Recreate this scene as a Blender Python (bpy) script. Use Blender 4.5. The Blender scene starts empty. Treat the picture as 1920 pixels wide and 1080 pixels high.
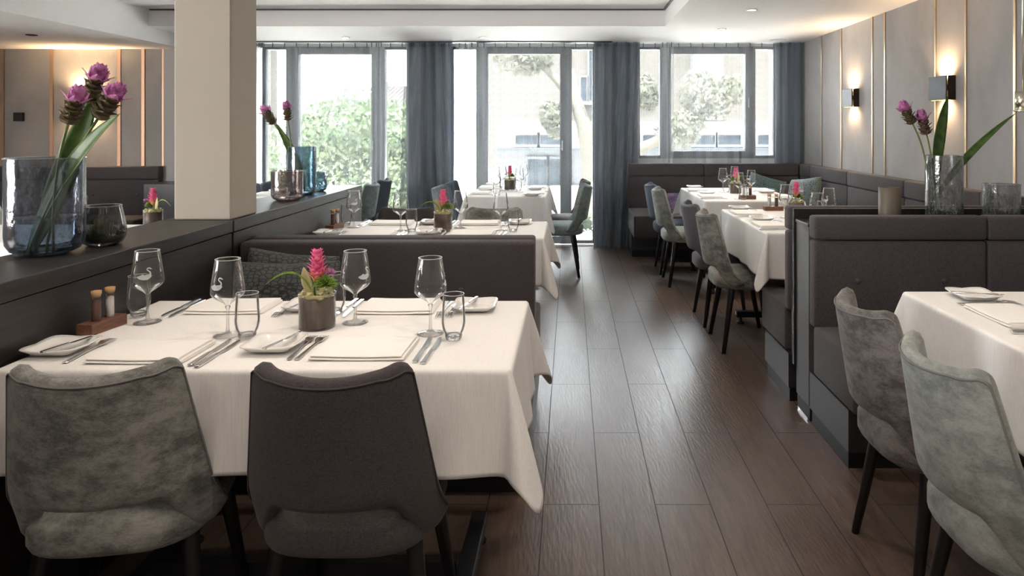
import bpy, bmesh, math, random
from mathutils import Vector, Matrix, Euler
random.seed(7)
R = math.radians
PI = math.pi
sc = bpy.context.scene
C = sc.collection
F = 1335.0          # focal length in pixels of the 1920 wide frame
HC = 1.35           # camera height

# ------------------------------------------------------------------ helpers
def smooth01(a, b, x):
    t = max(0.0, min(1.0, (x-a)/(b-a))); return t*t*(3-2*t)
def lerp(a, b, t): return a+(b-a)*t

class MB:
    def __init__(s): s.v = []; s.f = []; s.m = []; s.mi = 0
    def add(s, vs, fs):
        o = len(s.v); s.v += [tuple(p) for p in vs]
        for f in fs: s.f.append(tuple(i+o for i in f)); s.m.append(s.mi)
    def box(s, x0, x1, y0, y1, z0, z1):
        vs = [(x0,y0,z0),(x1,y0,z0),(x1,y1,z0),(x0,y1,z0),(x0,y0,z1),(x1,y0,z1),(x1,y1,z1),(x0,y1,z1)]
        s.add(vs, [(0,3,2,1),(4,5,6,7),(0,1,5,4),(1,2,6,5),(2,3,7,6),(3,0,4,7)]); return s
    def lathe(s, prof, n=32, c=(0,0,0), closed=False):
        vs = []; fs = []
        for r, z in prof:
            for i in range(n):
                a = 2*PI*i/n; vs.append((c[0]+r*math.cos(a), c[1]+r*math.sin(a), c[2]+z))
        k = len(prof)
        for j in range(k-1 if not closed else k):
            j2 = (j+1) % k
            for i in range(n):
                i2 = (i+1) % n
                fs.append((j*n+i, j*n+i2, j2*n+i2, j2*n+i))
        if not closed:
            if prof[0][0] > 1e-6: fs.append(tuple(reversed(range(n))))
            if prof[-1][0] > 1e-6: fs.append(tuple((k-1)*n+i for i in range(n)))
        s.add(vs, fs); return s
    def shell(s, prof, n=32, c=(0,0,0)):
        vs = []; fs = []
        for r, z in prof:
            for i in range(n):
                a = 2*PI*i/n; vs.append((c[0]+r*math.cos(a), c[1]+r*math.sin(a), c[2]+z))
        for j in range(len(prof)-1):
            for i in range(n):
                i2 = (i+1) % n
                fs.append((j*n+i, j*n+i2, (j+1)*n+i2, (j+1)*n+i))
        s.add(vs, fs); return s
    def tube(s, pts, rad, n=8, cap=True):
        pts = [Vector(p) for p in pts]
        if not hasattr(rad, '__len__'): rad = [rad]*len(pts)
        vs = []; fs = []
        up = Vector((0,0,1)); t0 = (pts[1]-pts[0]).normalized()
        if abs(t0.dot(up)) > .95: up = Vector((1,0,0))
        for k, p in enumerate(pts):
            t = (pts[min(k+1, len(pts)-1)]-pts[max(k-1, 0)]).normalized()
            a = t.cross(up)
            if a.length < 1e-5: a = t.cross(Vector((0,1,0)))
            a.normalize(); b = t.cross(a).normalized(); up = b.cross(t) if False else up
            for i in range(n):
                an = 2*PI*i/n; vs.append(p+(a*math.cos(an)+b*math.sin(an))*rad[k])
        for k in range(len(pts)-1):
            for i in range(n):
                i2 = (i+1) % n
                fs.append((k*n+i, k*n+i2, (k+1)*n+i2, (k+1)*n+i))
        if cap:
            fs.append(tuple(reversed(range(n)))); fs.append(tuple((len(pts)-1)*n+i for i in range(n)))
        s.add(vs, fs); return s
    def grid(s, fn, nu, nv, wrapu=False):
        vs = [fn(i/(nu if wrapu else nu-1), j/(nv-1)) for j in range(nv) for i in range(nu)]
        fs = []
        for j in range(nv-1):
            for i in range(nu if wrapu else nu-1):
                i2 = (i+1) % nu
                fs.append((j*nu+i, j*nu+i2, (j+1)*nu+i2, (j+1)*nu+i))
        s.add(vs, fs); return s
    def sellip(s, c, r, e1=.5, e2=.5, nu=28, nv=14, fn=None):
        def p(t, e): return math.copysign(abs(t)**e, t)
        def g(u, v):
            a = 2*PI*u; b = -PI/2+PI*v
            x = r[0]*p(math.cos(b), e1)*p(math.cos(a), e2); y = r[1]*p(math.cos(b), e1)*p(math.sin(a), e2); z = r[2]*p(math.sin(b), e1)
            q = (c[0]+x, c[1]+y, c[2]+z)
            return fn(q) if fn else q
        return s.grid(g, nu, nv, True)
    def extrude(s, outline, z0, z1):
        n = len(outline)
        vs = [(x, y, z0) for x, y in outline]+[(x, y, z1) for x, y in outline]
        fs = [tuple(reversed(range(n))), tuple(range(n, 2*n))]+[(i, (i+1) % n, n+(i+1) % n, n+i) for i in range(n)]
        s.add(vs, fs); return s
    def xf(s, M, start=0):
        s.v = s.v[:start]+[tuple(M @ Vector(p)) for p in s.v[start:]]; return s
    def build(s, name, mats, parent=None, smooth=True, bevel=0, seg=2, subsurf=0, weld=False, auto=None, kind=None):
        me = bpy.data.meshes.new(name)
        me.from_pydata(s.v, [], s.f)
        if not isinstance(mats, (list, tuple)): mats = [mats]
        for m in mats: me.materials.append(m)
        if len(mats) > 1: me.polygons.foreach_set('material_index', s.m)
        if weld:
            bm = bmesh.new(); bm.from_mesh(me)
            bmesh.ops.remove_doubles(bm, verts=bm.verts, dist=1e-5)
            bmesh.ops.recalc_face_normals(bm, faces=bm.faces)
            bm.to_mesh(me); bm.free()
        if smooth:
            me.polygons.foreach_set('use_smooth', [True]*len(me.polygons))
            if auto is not None:
                try: me.set_sharp_from_angle(angle=R(auto))
                except Exception: pass
        me.update()
        o = bpy.data.objects.new(name, me); C.objects.link(o)
        if parent: o.parent = parent
        if bevel:
            b = o.modifiers.new('bevel', 'BEVEL'); b.width = bevel; b.segments = seg; b.limit_method = 'ANGLE'; b.harden_normals = False
        if subsurf:
            b = o.modifiers.new('sub', 'SUBSURF'); b.levels = subsurf; b.render_levels = subsurf
        if kind: o['kind'] = kind
        return o

def thing(name, label, cat, loc=(0,0,0), rz=0, group=None):
    o = bpy.data.objects.new(name, None); C.objects.link(o)
    o.location = loc; o.rotation_euler = (0,0,rz); o.empty_display_size = .1
    tag(o, label, cat, group); return o
def tag(o, label, cat, group=None, kind=None):
    o['label'] = label; o['category'] = cat
    if group: o['group'] = group
    if kind: o['kind'] = kind
    return o
def dup(root, loc=None, rz=None, label=None, group=None):
    r = root.copy(); C.objects.link(r)
    if loc is not None: r.location = loc
    if rz is not None: r.rotation_euler = (0,0,rz)
    if label: r['label'] = label
    if group: r['group'] = group
    for ch in list(root.children):
        c = ch.copy(); C.objects.link(c); c.parent = r
        for g in list(ch.children):
            d = g.copy(); C.objects.link(d); d.parent = c
    return r
def struct(o): o['kind'] = 'structure'; return o
class Proto:
    """first use moves the original, later uses copy it"""
    def __init__(s, o): s.o = o; s.used = False
    def place(s, loc, rz=0, label=None, group=None):
        if not s.used:
            s.used = True; o = s.o; o.location = loc; o.rotation_euler = (0,0,rz)
            if label: o['label'] = label
            if group: o['group'] = group
            return o
        return dup(s.o, loc, rz, label, group)

# ------------------------------------------------------------------ materials
def newmat(name):
    m = bpy.data.materials.new(name); m.use_nodes = True
    nt = m.node_tree; b = nt.nodes['Principled BSDF']
    return m, nt, b
def setp(b, **k):
    names = {'base':'Base Color','rough':'Roughness','metal':'Metallic','trans':'Transmission Weight','ior':'IOR','sheen':'Sheen Weight','sheenr':'Sheen Roughness','emis':'Emission Color','es':'Emission Strength','spec':'Specular IOR Level','coat':'Coat Weight','alpha':'Alpha','sss':'Subsurface Weight'}
    for a, v in k.items():
        i = b.inputs.get(names[a])
        if i is None: continue
        i.default_value = (*v, 1) if isinstance(v, tuple) and len(v) == 3 else v
def plain(name, col, rough=.5, metal=0, **k):
    m, nt, b = newmat(name); setp(b, base=col, rough=rough, metal=metal, **k); return m
def N(nt, t, **k):
    n = nt.nodes.new(t)
    for a, v in k.items():
        if hasattr(n, a): setattr(n, a, v)
        else: n.inputs[a].default_value = v
    return n
def coords(nt, scale=(1,1,1), kind='Object', rot=(0,0,0)):
    tc = N(nt, 'ShaderNodeTexCoord'); mp = N(nt, 'ShaderNodeMapping'); mp.inputs['Scale'].default_value = scale; mp.inputs['Rotation'].default_value = rot
    nt.links.new(tc.outputs[kind], mp.inputs['Vector']); return mp.outputs['Vector']
def ramp(nt, fac, stops):
    r = N(nt, 'ShaderNodeValToRGB'); e = r.color_ramp.elements
    while len(e) < len(stops): e.new(.5)
    for k, (p, c) in enumerate(stops): e[k].position = p; e[k].color = (*c, 1)
    nt.links.new(fac, r.inputs['Fac']); return r.outputs['Color']
def noise(nt, vec, scale, detail=4, rough=.55, dist=0):
    n = N(nt, 'ShaderNodeTexNoise'); n.inputs['Scale'].default_value = scale; n.inputs['Detail'].default_value = detail; n.inputs['Roughness'].default_value = rough; n.inputs['Distortion'].default_value = dist
    nt.links.new(vec, n.inputs['Vector']); return n.outputs['Fac']
def bump(nt, b, h, strength=.3, dist=.01):
    n = N(nt, 'ShaderNodeBump'); n.inputs['Strength'].default_value = strength; n.inputs['Distance'].default_value = dist
    nt.links.new(h, n.inputs['Height']); nt.links.new(n.outputs['Normal'], b.inputs['Normal'])
def math_(nt, op, a, b=None, c=None):
    n = N(nt, 'ShaderNodeMath', operation=op)
    for i, x in enumerate((a, b, c)):
        if x is None: continue
        if isinstance(x, (int, float)): n.inputs[i].default_value = x
        else: nt.links.new(x, n.inputs[i])
    return n.outputs[0]
def mixc(nt, fac, a, b, mode='MIX'):
    n = N(nt, 'ShaderNodeMix', data_type='RGBA', blend_type=mode)
    for i, x in ((0, fac), (6, a), (7, b)):
        if isinstance(x, (int, float)): n.inputs[i].default_value = x
        elif isinstance(x, tuple): n.inputs[i].default_value = (*x, 1)
        else: nt.links.new(x, n.inputs[i])
    return n.outputs[2]

def velvet(name, dark, light, scale=7, stretch=(1,1,1.8), sheen=.25):
    m, nt, b = newmat(name); v = coords(nt, stretch)
    f = noise(nt, v, scale*2.2, 8, .78, .15)
    fb = noise(nt, v, scale*.6, 3, .5, .2); f = math_(nt, 'ADD', math_(nt, 'MULTIPLY', f, .62), math_(nt, 'MULTIPLY', fb, .38))
    v2 = coords(nt, (60, 60, 260)); f2 = noise(nt, v2, 3, 2)
    c = ramp(nt, f, [(.43, dark), (.58, light)])
    c2 = mixc(nt, .25, c, ramp(nt, f2, [(.35, dark), (.65, light)]))
    nt.links.new(c2, b.inputs['Base Color']); setp(b, rough=.85, sheen=sheen, sheenr=.4, spec=.2)
    bump(nt, b, f2, .25, .002); return m
def weave(name, c0, c1, scale=420, sheen=.12):
    m, nt, b = newmat(name); v = coords(nt)
    f = noise(nt, v, scale, 2, .6); g = noise(nt, coords(nt, (1,1,.3)), 9, 3)
    w = noise(nt, coords(nt, (900, 900, 90)), 1, 1); w2 = noise(nt, coords(nt, (90, 90, 900)), 1, 1)
    h = math_(nt, 'ADD', w, w2); h = math_(nt, 'MULTIPLY', h, .5); h = math_(nt, 'MULTIPLY_ADD', f, .4, math_(nt, 'MULTIPLY', h, .6))
    c = ramp(nt, h, [(.38, c0), (.62, c1)])
    c = mixc(nt, math_(nt, 'MULTIPLY', g, .25), c, tuple(x*1.25 for x in c1))
    nt.links.new(c, b.inputs['Base Color']); setp(b, rough=.9, sheen=sheen, sheenr=.5, spec=.15)
    bump(nt, b, h, .3, .002); return m

M = {}
M['velvet_green'] = velvet('velvet_green', (.085,.088,.082), (.35,.345,.32))
M['velvet_sage'] = velvet('velvet_sage', (.15,.165,.155), (.36,.375,.35))
M['velvet_brown'] = velvet('velvet_brown', (.06,.055,.055), (.25,.23,.22))
M['velvet_teal'] = velvet('velvet_teal', (.12,.155,.16), (.27,.33,.335))
M['weave_char'] = weave('weave_charcoal', (.032,.028,.029), (.085,.075,.078))
M['weave_lilac'] = weave('weave_lilac', (.08,.08,.095), (.19,.185,.21))
M['weave_blue'] = weave('weave_blue', (.05,.065,.09), (.12,.15,.19))
M['bench'] = weave('bench_fabric', (.037,.032,.034), (.108,.095,.101))
M['piping'] = plain('piping_cord', (.16,.155,.15), .8)
M['piping_dark'] = plain('piping_cord_dark', (.05,.045,.045), .8)
M['leg'] = plain('black_leg', (.010,.010,.012), .38)
M['black'] = plain('black_metal', (.012,.012,.014), .45, .3)
M['darkpanel'] = plain('dark_panel', (.035,.032,.035), .35)
M['greypanel'] = plain('grey_panel', (.10,.097,.103), .45)
def mk():
    m, nt, b = newmat('table_linen')
    v = coords(nt, (1,1,1)); w = noise(nt, coords(nt, (300, 300, 6)), 1, 3); f = noise(nt, v, 3.5, 3)
    c = ramp(nt, w, [(.3, (.77,.755,.735)), (.7, (.85,.84,.825))])
    nt.links.new(c, b.inputs['Base Color']); setp(b, rough=.75, sheen=.1, spec=.3)
    h = math_(nt, 'ADD', math_(nt, 'MULTIPLY', w, .06), f); bump(nt, b, h, .35, .012); return m
M['linen'] = mk()
M['napkin'] = plain('napkin_linen', (.84,.825,.79), .8)
M['porcelain'] = plain('porcelain', (.80,.79,.77), .12, 0, coat=.5)
M['steel'] = plain('cutlery_steel', (.72,.72,.73), .14, 1)
def mk():
    m, nt, b = newmat('dark_oak')
    w = noise(nt, coords(nt, (40, 3, 40)), 1.5, 6, .65, .6); c = ramp(nt, w, [(.3, (.011,.009,.009)), (.7, (.030,.025,.024))])
    nt.links.new(c, b.inputs['Base Color']); setp(b, rough=.42, spec=.5)
    bump(nt, b, w, .25, .003); return m
M['oak'] = mk()
def mk():
    m, nt, b = newmat('walnut_block')
    w = noise(nt, coords(nt, (80, 10, 80)), 1.5, 6, .65, .6); c = ramp(nt, w, [(.3, (.09,.035,.02)), (.7, (.22,.10,.06))])
    nt.links.new(c, b.inputs['Base Color']); setp(b, rough=.5); return m
M['walnut'] = mk()
M['cork'] = plain('cork', (.55,.33,.17), .9)
M['salt'] = plain('salt_grains', (.78,.76,.73), .9)
M['pepper'] = plain('pepper_grains', (.13,.06,.04), .9)
def mk():
    m, nt, b = newmat('wood_tile_floor')
    tc = N(nt, 'ShaderNodeTexCoord'); sp = N(nt, 'ShaderNodeSeparateXYZ'); nt.links.new(tc.outputs['Object'], sp.inputs[0])
    u = math_(nt, 'ADD', sp.outputs['Y'], 24-.153); v = math_(nt, 'ADD', sp.outputs['X'], 20-.102)
    cb = N(nt, 'ShaderNodeCombineXYZ'); nt.links.new(u, cb.inputs[0]); nt.links.new(v, cb.inputs[1])
    br = N(nt, 'ShaderNodeTexBrick'); br.offset = .5; br.squash = 1; nt.links.new(cb.outputs[0], br.inputs['Vector'])
    for k, x in (('Scale', 1), ('Mortar Size', .0022), ('Mortar Smooth', .1), ('Bias', 0), ('Brick Width', 1.2), ('Row Height', .2)): br.inputs[k].default_value = x
    br.inputs['Color1'].default_value = (0,0,0,1); br.inputs['Color2'].default_value = (1,1,1,1); br.inputs['Mortar'].default_value = (.5,.5,.5,1)
    # grain, shifted from plank to plank
    sh = N(nt, 'ShaderNodeVectorMath', operation='MULTIPLY_ADD'); nt.links.new(br.outputs['Color'], sh.inputs[0]); sh.inputs[1].default_value = (7, 9, 0); nt.links.new(cb.outputs[0], sh.inputs[2])
    mp = N(nt, 'ShaderNodeMapping'); mp.inputs['Scale'].default_value = (1.6, 16, 1); nt.links.new(sh.outputs[0], mp.inputs['Vector'])
    g1 = noise(nt, mp.outputs[0], 1.6, 7, .62, 1.4)
    mp2 = N(nt, 'ShaderNodeMapping'); mp2.inputs['Scale'].default_value = (8, 130, 1); nt.links.new(sh.outputs[0], mp2.inputs['Vector'])
    g2 = noise(nt, mp2.outputs[0], 1, 3, .6, .3)
    mp3 = N(nt, 'ShaderNodeMapping'); mp3.inputs['Scale'].default_value = (1.3, 3.5, 1); nt.links.new(sh.outputs[0], mp3.inputs['Vector'])
    wv = N(nt, 'ShaderNodeTexWave', wave_type='RINGS', rings_direction='Z'); wv.inputs['Scale'].default_value = 5; wv.inputs['Distortion'].default_value = 7; wv.inputs['Detail'].default_value = 3; wv.inputs['Detail Scale'].default_value = 1.2
    nt.links.new(mp3.outputs[0], wv.inputs['Vector'])
    c = ramp(nt, g1, [(.28, (.060,.038,.029)), (.5, (.110,.073,.056)), (.75, (.17,.118,.093))])
    c = mixc(nt, .35, c, ramp(nt, g2, [(.3, (.050,.032,.025)), (.7, (.165,.12,.096))]))
    c = mixc(nt, math_(nt, 'MULTIPLY', br.outputs['Color'], .30), c, (.10,.07,.056))
    c = mixc(nt, br.outputs['Fac'], c, (.02,.015,.012))
    nt.links.new(c, b.inputs['Base Color'])
    rr = math_(nt, 'MULTIPLY_ADD', g1, .22, .22); rr = math_(nt, 'ADD', rr, math_(nt, 'MULTIPLY', br.outputs['Fac'], .3))
    nt.links.new(rr, b.inputs['Roughness']); setp(b, spec=.5)
    h = math_(nt, 'MULTIPLY', g2, .5); h = math_(nt, 'MULTIPLY_ADD', wv.outputs['Fac'], .10, h); h = math_(nt, 'MULTIPLY_ADD', g1, .5, h)
    h = math_(nt, 'MULTIPLY_ADD', br.outputs['Fac'], -1.3, h)
    bump(nt, b, h, .38, .004); return m
M['floor'] = mk()
def mk(name, c0, c1, rough=.7, scale=2.2):
    m, nt, b = newmat(name); f = noise(nt, coords(nt, (1,1,.6)), scale, 8, .6, .4); g = noise(nt, coords(nt), 60, 3)
    nt.links.new(ramp(nt, f, [(.3, c0), (.7, c1)]), b.inputs['Base Color']); setp(b, rough=rough, spec=.3)
    bump(nt, b, math_(nt, 'MULTIPLY_ADD', g, .15, f), .15, .01); return m
M['plaster'] = mk('grey_plaster_panel', (.285,.28,.28), (.385,.375,.37))
M['plaster_left'] = mk('warm_plaster_panel', (.29,.275,.265), (.41,.385,.365))
M['white'] = plain('ceiling_paint', (.87,.865,.85), .9, 0, spec=.2)
M['cream'] = mk('column_paint', (.45,.40,.335), (.48,.43,.36), .8)
M['greywall'] = plain('grey_wall_paint', (.42,.41,.40), .8)
def mk():
    m, nt, b = newmat('brass_strip'); setp(b, base=(.62,.47,.30), rough=.3, metal=1); return m
M['brass'] = mk()
M['pale_brass'] = plain('polished_pale_brass', (.85,.80,.66), .22, 1)
M['copper'] = plain('copper_strip', (.50,.31,.20), .42, .9)
M['sconce'] = plain('sconce_blue_grey', (.045,.056,.064), .4, .4)
M['sconce_side'] = plain('sconce_bronze', (.035,.022,.016), .35, .5)
def emis(name, col, s):
    m, nt, b = newmat(name); setp(b, base=(0,0,0), emis=col, es=s); return m
M['glow'] = emis('warm_led_diffuser', (1,.50,.12), 6)
M['lamp_on'] = emis('downlight_lens', (1,.93,.82), 14)
M['frame'] = plain('window_frame_grey', (.055,.06,.065), .45)
def thin(name, tint, rough=.02, ior=1.5, bumpsc=None, body=None, bodyfac=0., texfac=None, edge=0):
    m = bpy.data.materials.new(name); m.use_nodes = True; nt = m.node_tree; nt.nodes.clear()
    out = N(nt, 'ShaderNodeOutputMaterial'); tr = N(nt, 'ShaderNodeBsdfTransparent'); gl = N(nt, 'ShaderNodeBsdfGlossy')
    tr.inputs[0].default_value = (*tint, 1); gl.inputs['Roughness'].default_value = rough; gl.inputs['Color'].default_value = (1,1,1,1)
    fr = N(nt, 'ShaderNodeFresnel'); fr.inputs['IOR'].default_value = ior
    # a pane has two faces: reflectance 2F/(1+F)
    f = fr.outputs[0]; f = math_(nt, 'DIVIDE', math_(nt, 'MULTIPLY', f, 2), math_(nt, 'ADD', f, 1))
    mx = N(nt, 'ShaderNodeMixShader'); nt.links.new(f, mx.inputs[0]); nt.links.new(tr.outputs[0], mx.inputs[1]); nt.links.new(gl.outputs[0], mx.inputs[2])
    last = mx
    if body:
        df = N(nt, 'ShaderNodeBsdfDiffuse'); df.inputs[0].default_value = (*body, 1); tl = N(nt, 'ShaderNodeBsdfTranslucent'); tl.inputs[0].default_value = (*body, 1)
        ad = N(nt, 'ShaderNodeMixShader'); ad.inputs[0].default_value = .5; nt.links.new(df.outputs[0], ad.inputs[1]); nt.links.new(tl.outputs[0], ad.inputs[2])
        m2 = N(nt, 'ShaderNodeMixShader'); nt.links.new(mx.outputs[0], m2.inputs[1]); nt.links.new(ad.outputs[0], m2.inputs[2])
        if texfac:
            n1 = noise(nt, coords(nt, (1,1,.5)), texfac*1.3, 8, .85)
            fa = ramp(nt, n1, [(.47, (.02,.02,.02)), (.60, (bodyfac*3.2,)*3)]); nt.links.new(fa, m2.inputs[0])
        elif edge:
            lw = N(nt, 'ShaderNodeLayerWeight'); lw.inputs['Blend'].default_value = .5
            nt.links.new(math_(nt, 'MULTIPLY_ADD', math_(nt, 'POWER', lw.outputs['Facing'], 4), edge, bodyfac), m2.inputs[0])  # body colour at grazing edges stands in for light caught by the glass
        else: m2.inputs[0].default_value = bodyfac
        last = m2
    if bumpsc:
        bp = N(nt, 'ShaderNodeBump'); bp.inputs['Strength'].default_value = .5; bp.inputs['Distance'].default_value = .003
        nt.links.new(noise(nt, coords(nt, (1,1,.5)), bumpsc, 4), bp.inputs['Height']); nt.links.new(bp.outputs[0], gl.inputs['Normal']); nt.links.new(bp.outputs[0], fr.inputs['Normal'])
    nt.links.new(last.outputs[0], out.inputs['Surface']); return m
M['glass'] = thin('thin_clear_glass', (.99,.99,.99), .02, 1.22, None, (.97,.97,.97), .02, edge=.14)
M['rim'] = thin('glass_rim', (.9,.9,.9), .1, 1.6, None, (.95,.96,.96), .45)
M['pane'] = thin('window_glass', (.93,.95,.95), .01, 1.45)
M['crystal'] = thin('solid_crystal', (.98,.98,.98), .05, 1.35, None, (.97,.97,.97), .08, edge=.15)
M['smoke'] = thin('smoked_bubble_glass', (.46,.48,.53), .05, 1.42, 45, (.40,.44,.50), .09, 60)
M['bowl_smoke'] = thin('dark_smoke_glass', (.40,.40,.42), .04, 1.45, None, (.2,.2,.2), .06, edge=.2)
M['bronze_glass'] = thin('bronze_bubble_glass', (.46,.40,.38), .08, 1.6, 45, (.42,.40,.42), .10, 60)
M['blue_glass'] = thin('blue_bubble_glass', (.34,.48,.56), .08, 1.6, 45, (.30,.45,.55), .13, 60)
M['silver_glass'] = thin('silver_bubble_glass', (.55,.56,.58), .07, 1.6, 50, (.6,.6,.62), .12, 70)
M['water'] = thin('vase_water', (.72,.83,.90), .0, 1.33)
M['frosted'] = plain('frosted_taupe_glass', (.21,.175,.135), .45, 0, trans=.35)
M['etch'] = None
def mk():
    m = bpy.data.materials.new('etched_frost'); m.use_nodes = True; nt = m.node_tree; nt.nodes.clear()
    out = N(nt, 'ShaderNodeOutputMaterial'); a = N(nt, 'ShaderNodeBsdfDiffuse'); b = N(nt, 'ShaderNodeBsdfTranslucent'); t = N(nt, 'ShaderNodeBsdfTransparent')
    a.inputs[0].default_value = (.9,.9,.9,1); b.inputs[0].default_value = (.9,.9,.9,1)
    x = N(nt, 'ShaderNodeMixShader'); x.inputs[0].default_value = .4; nt.links.new(a.outputs[0], x.inputs[1]); nt.links.new(b.outputs[0], x.inputs[2])
    y = N(nt, 'ShaderNodeMixShader'); y.inputs[0].default_value = .8; nt.links.new(t.outputs[0], y.inputs[1]); nt.links.new(x.outputs[0], y.inputs[2])
    nt.links.new(y.outputs[0], out.inputs[0]); return m
M['etch'] = mk()
M['brownwrap'] = mk_ = None
def mk():
    m, nt, b = newmat('brown_leaf_wrap'); f = noise(nt, coords(nt, (1,1,.15)), 60, 5)
    nt.links.new(ramp(nt, f, [(.3, (.05,.035,.028)), (.7, (.17,.125,.10))]), b.inputs['Base Color']); setp(b, rough=.6); return m
M['brownwrap'] = mk()
M['darkwrap'] = plain('dark_green_leaf_wrap', (.05,.075,.035), .5)
def leafm(name, c0, c1, tr=.3, sc_=30):
    m = bpy.data.materials.new(name); m.use_nodes = True; nt = m.node_tree; b = nt.nodes['Principled BSDF']; out = nt.nodes['Material Output']
    f = noise(nt, coords(nt, (1,1,1)), sc_, 3); c = ramp(nt, f, [(.3, c0), (.7, c1)])
    nt.links.new(c, b.inputs['Base Color']); setp(b, rough=.45, spec=(.02 if name in ('outdoor_foliage','pale_foliage') else .5))
    t = N(nt, 'ShaderNodeBsdfTranslucent'); nt.links.new(c, t.inputs[0]); mx = N(nt, 'ShaderNodeMixShader'); mx.inputs[0].default_value = tr
    nt.links.new(b.outputs[0], mx.inputs[1]); nt.links.new(t.outputs[0], mx.inputs[2]); nt.links.new(mx.outputs[0], out.inputs[0]); return m
M['leaf'] = leafm('long_leaf', (.05,.11,.02), (.13,.22,.05))
M['stem'] = leafm('stem_green', (.10,.15,.04), (.16,.22,.07), .1)
M['bract'] = leafm('bract_green_plum', (.13,.15,.04), (.20,.10,.10), .2, 45)
M['petal'] = leafm('petal_violet_pink', (.45,.12,.36), (.72,.32,.58), .35, 50)
M['petal_hot'] = leafm('petal_hot_pink', (.75,.10,.32), (.90,.32,.45), .35, 60)
M['petal_or'] = leafm('petal_orange', (.85,.35,.15), (.90,.50,.30), .3, 60)
M['moss'] = leafm('moss_green', (.10,.22,.02), (.32,.48,.08), .25, 60)
M['moss_dark'] = leafm('moss_dark', (.05,.08,.01), (.13,.15,.02), .1, 60)
M['yellowleaf'] = leafm('pale_yellow_leaf', (.55,.50,.22), (.68,.62,.36), .3, 30)
M['foliage'] = leafm('outdoor_foliage', (.026,.042,.020), (.060,.076,.040), .3, 3)
M['foliage2'] = leafm('pale_foliage', (.04,.044,.028), (.075,.071,.058), .35, 3)  # paler, greyer leaf colour for the tree
M['trunk'] = plain('pale_bark', (.05,.047,.038), .9, spec=0.0)

def curtain_mat(name, col, hole, trans, mix_tr, a=.021):
    m = bpy.data.materials.new(name); m.use_nodes = True; nt = m.node_tree; nt.nodes.clear()
    out = N(nt, 'ShaderNodeOutputMaterial')
    uv = N(nt, 'ShaderNodeTexCoord'); sp = N(nt, 'ShaderNodeSeparateXYZ'); nt.links.new(uv.outputs['UV'], sp.inputs[0])
    x = math_(nt, 'DIVIDE', sp.outputs['X'], a); y = math_(nt, 'DIVIDE', sp.outputs['Y'], a*.62)
    def d(ox, oy):
        fx = math_(nt, 'SUBTRACT', math_(nt, 'FRACT', math_(nt, 'ADD', x, ox)), .5); fy = math_(nt, 'SUBTRACT', math_(nt, 'FRACT', math_(nt, 'ADD', y, oy)), .5)
        fy = math_(nt, 'MULTIPLY', fy, .62)
        return math_(nt, 'SQRT', math_(nt, 'ADD', math_(nt, 'MULTIPLY', fx, fx), math_(nt, 'MULTIPLY', fy, fy)))
    dd = math_(nt, 'MINIMUM', d(0, 0), d(.5, .5))
    mask = math_(nt, 'GREATER_THAN', dd, hole)          # 1 = thread
    cov = math_(nt, 'MULTIPLY_ADD', mask, trans[1]-trans[0], trans[0])
    df = N(nt, 'ShaderNodeBsdfDiffuse'); tl = N(nt, 'ShaderNodeBsdfTranslucent'); tr = N(nt, 'ShaderNodeBsdfTransparent')
    df.inputs[0].default_value = (*col, 1); tl.inputs[0].default_value = (*col, 1)
    mx = N(nt, 'ShaderNodeMixShader'); mx.inputs[0].default_value = mix_tr; nt.links.new(df.outputs[0], mx.inputs[1]); nt.links.new(tl.outputs[0], mx.inputs[2])
    m2 = N(nt, 'ShaderNodeMixShader'); nt.links.new(cov, m2.inputs[0]); nt.links.new(tr.outputs[0], m2.inputs[1]); nt.links.new(mx.outputs[0], m2.inputs[2])
    nt.links.new(m2.outputs[0], out.inputs[0]); return m
M['sheer'] = curtain_mat('sheer_net', (.52,.55,.58), .25, (.0, .97), .06)
M['drape'] = curtain_mat('drape_net', (.145,.175,.215), .215, (.04, .985), .12)
M['sheerw'] = curtain_mat('sheer_heading', (.55,.58,.58), .24, (.2, .8), .45)
def hexmat():
    m, nt, b = newmat('pebble_cushion_fabric')
    v = N(nt, 'ShaderNodeTexVoronoi', feature='DISTANCE_TO_EDGE'); v.inputs['Scale'].default_value = 40; v.inputs['Randomness'].default_value = .55
    nt.links.new(coords(nt, (1,1,1.6)), v.inputs['Vector'])
    nt.links.new(ramp(nt, v.outputs['Distance'], [(.04, (.025,.028,.028)), (.12, (.09,.10,.095))]), b.inputs['Base Color']); setp(b, rough=.8, sheen=.2)
    bump(nt, b, v.outputs['Distance'], .5, .005); return m
M['pebble'] = hexmat()
def tealmat():
    m, nt, b = newmat('teal_woven_cushion')
    v = N(nt, 'ShaderNodeTexVoronoi', feature='DISTANCE_TO_EDGE'); v.inputs['Scale'].default_value = 55; nt.links.new(coords(nt, (1,1,1.6)), v.inputs['Vector'])
    nt.links.new(ramp(nt, v.outputs['Distance'], [(.04, (.04,.07,.08)), (.15, (.16,.26,.29))]), b.inputs['Base Color']); setp(b, rough=.7, sheen=.3); return m
M['tealcushion'] = tealmat()
M['violetcushion'] = velvet('violet_print_cushion', (.05,.06,.12), (.28,.16,.28), 14)

# ------------------------------------------------------------------ camera
cam = bpy.data.objects.new('camera', bpy.data.cameras.new('camera')); C.objects.link(cam); sc.camera = cam
cam.location = (0,0,HC); cam.rotation_euler = (R(90),0,0)
cam.data.sensor_width = 36; cam.data.lens = F/1920*36; cam.data.clip_start = .02; cam.data.clip_end = 300
cam.data.shift_x = -(1070-960)/1920; cam.data.shift_y = -(540-240)/1920

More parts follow.
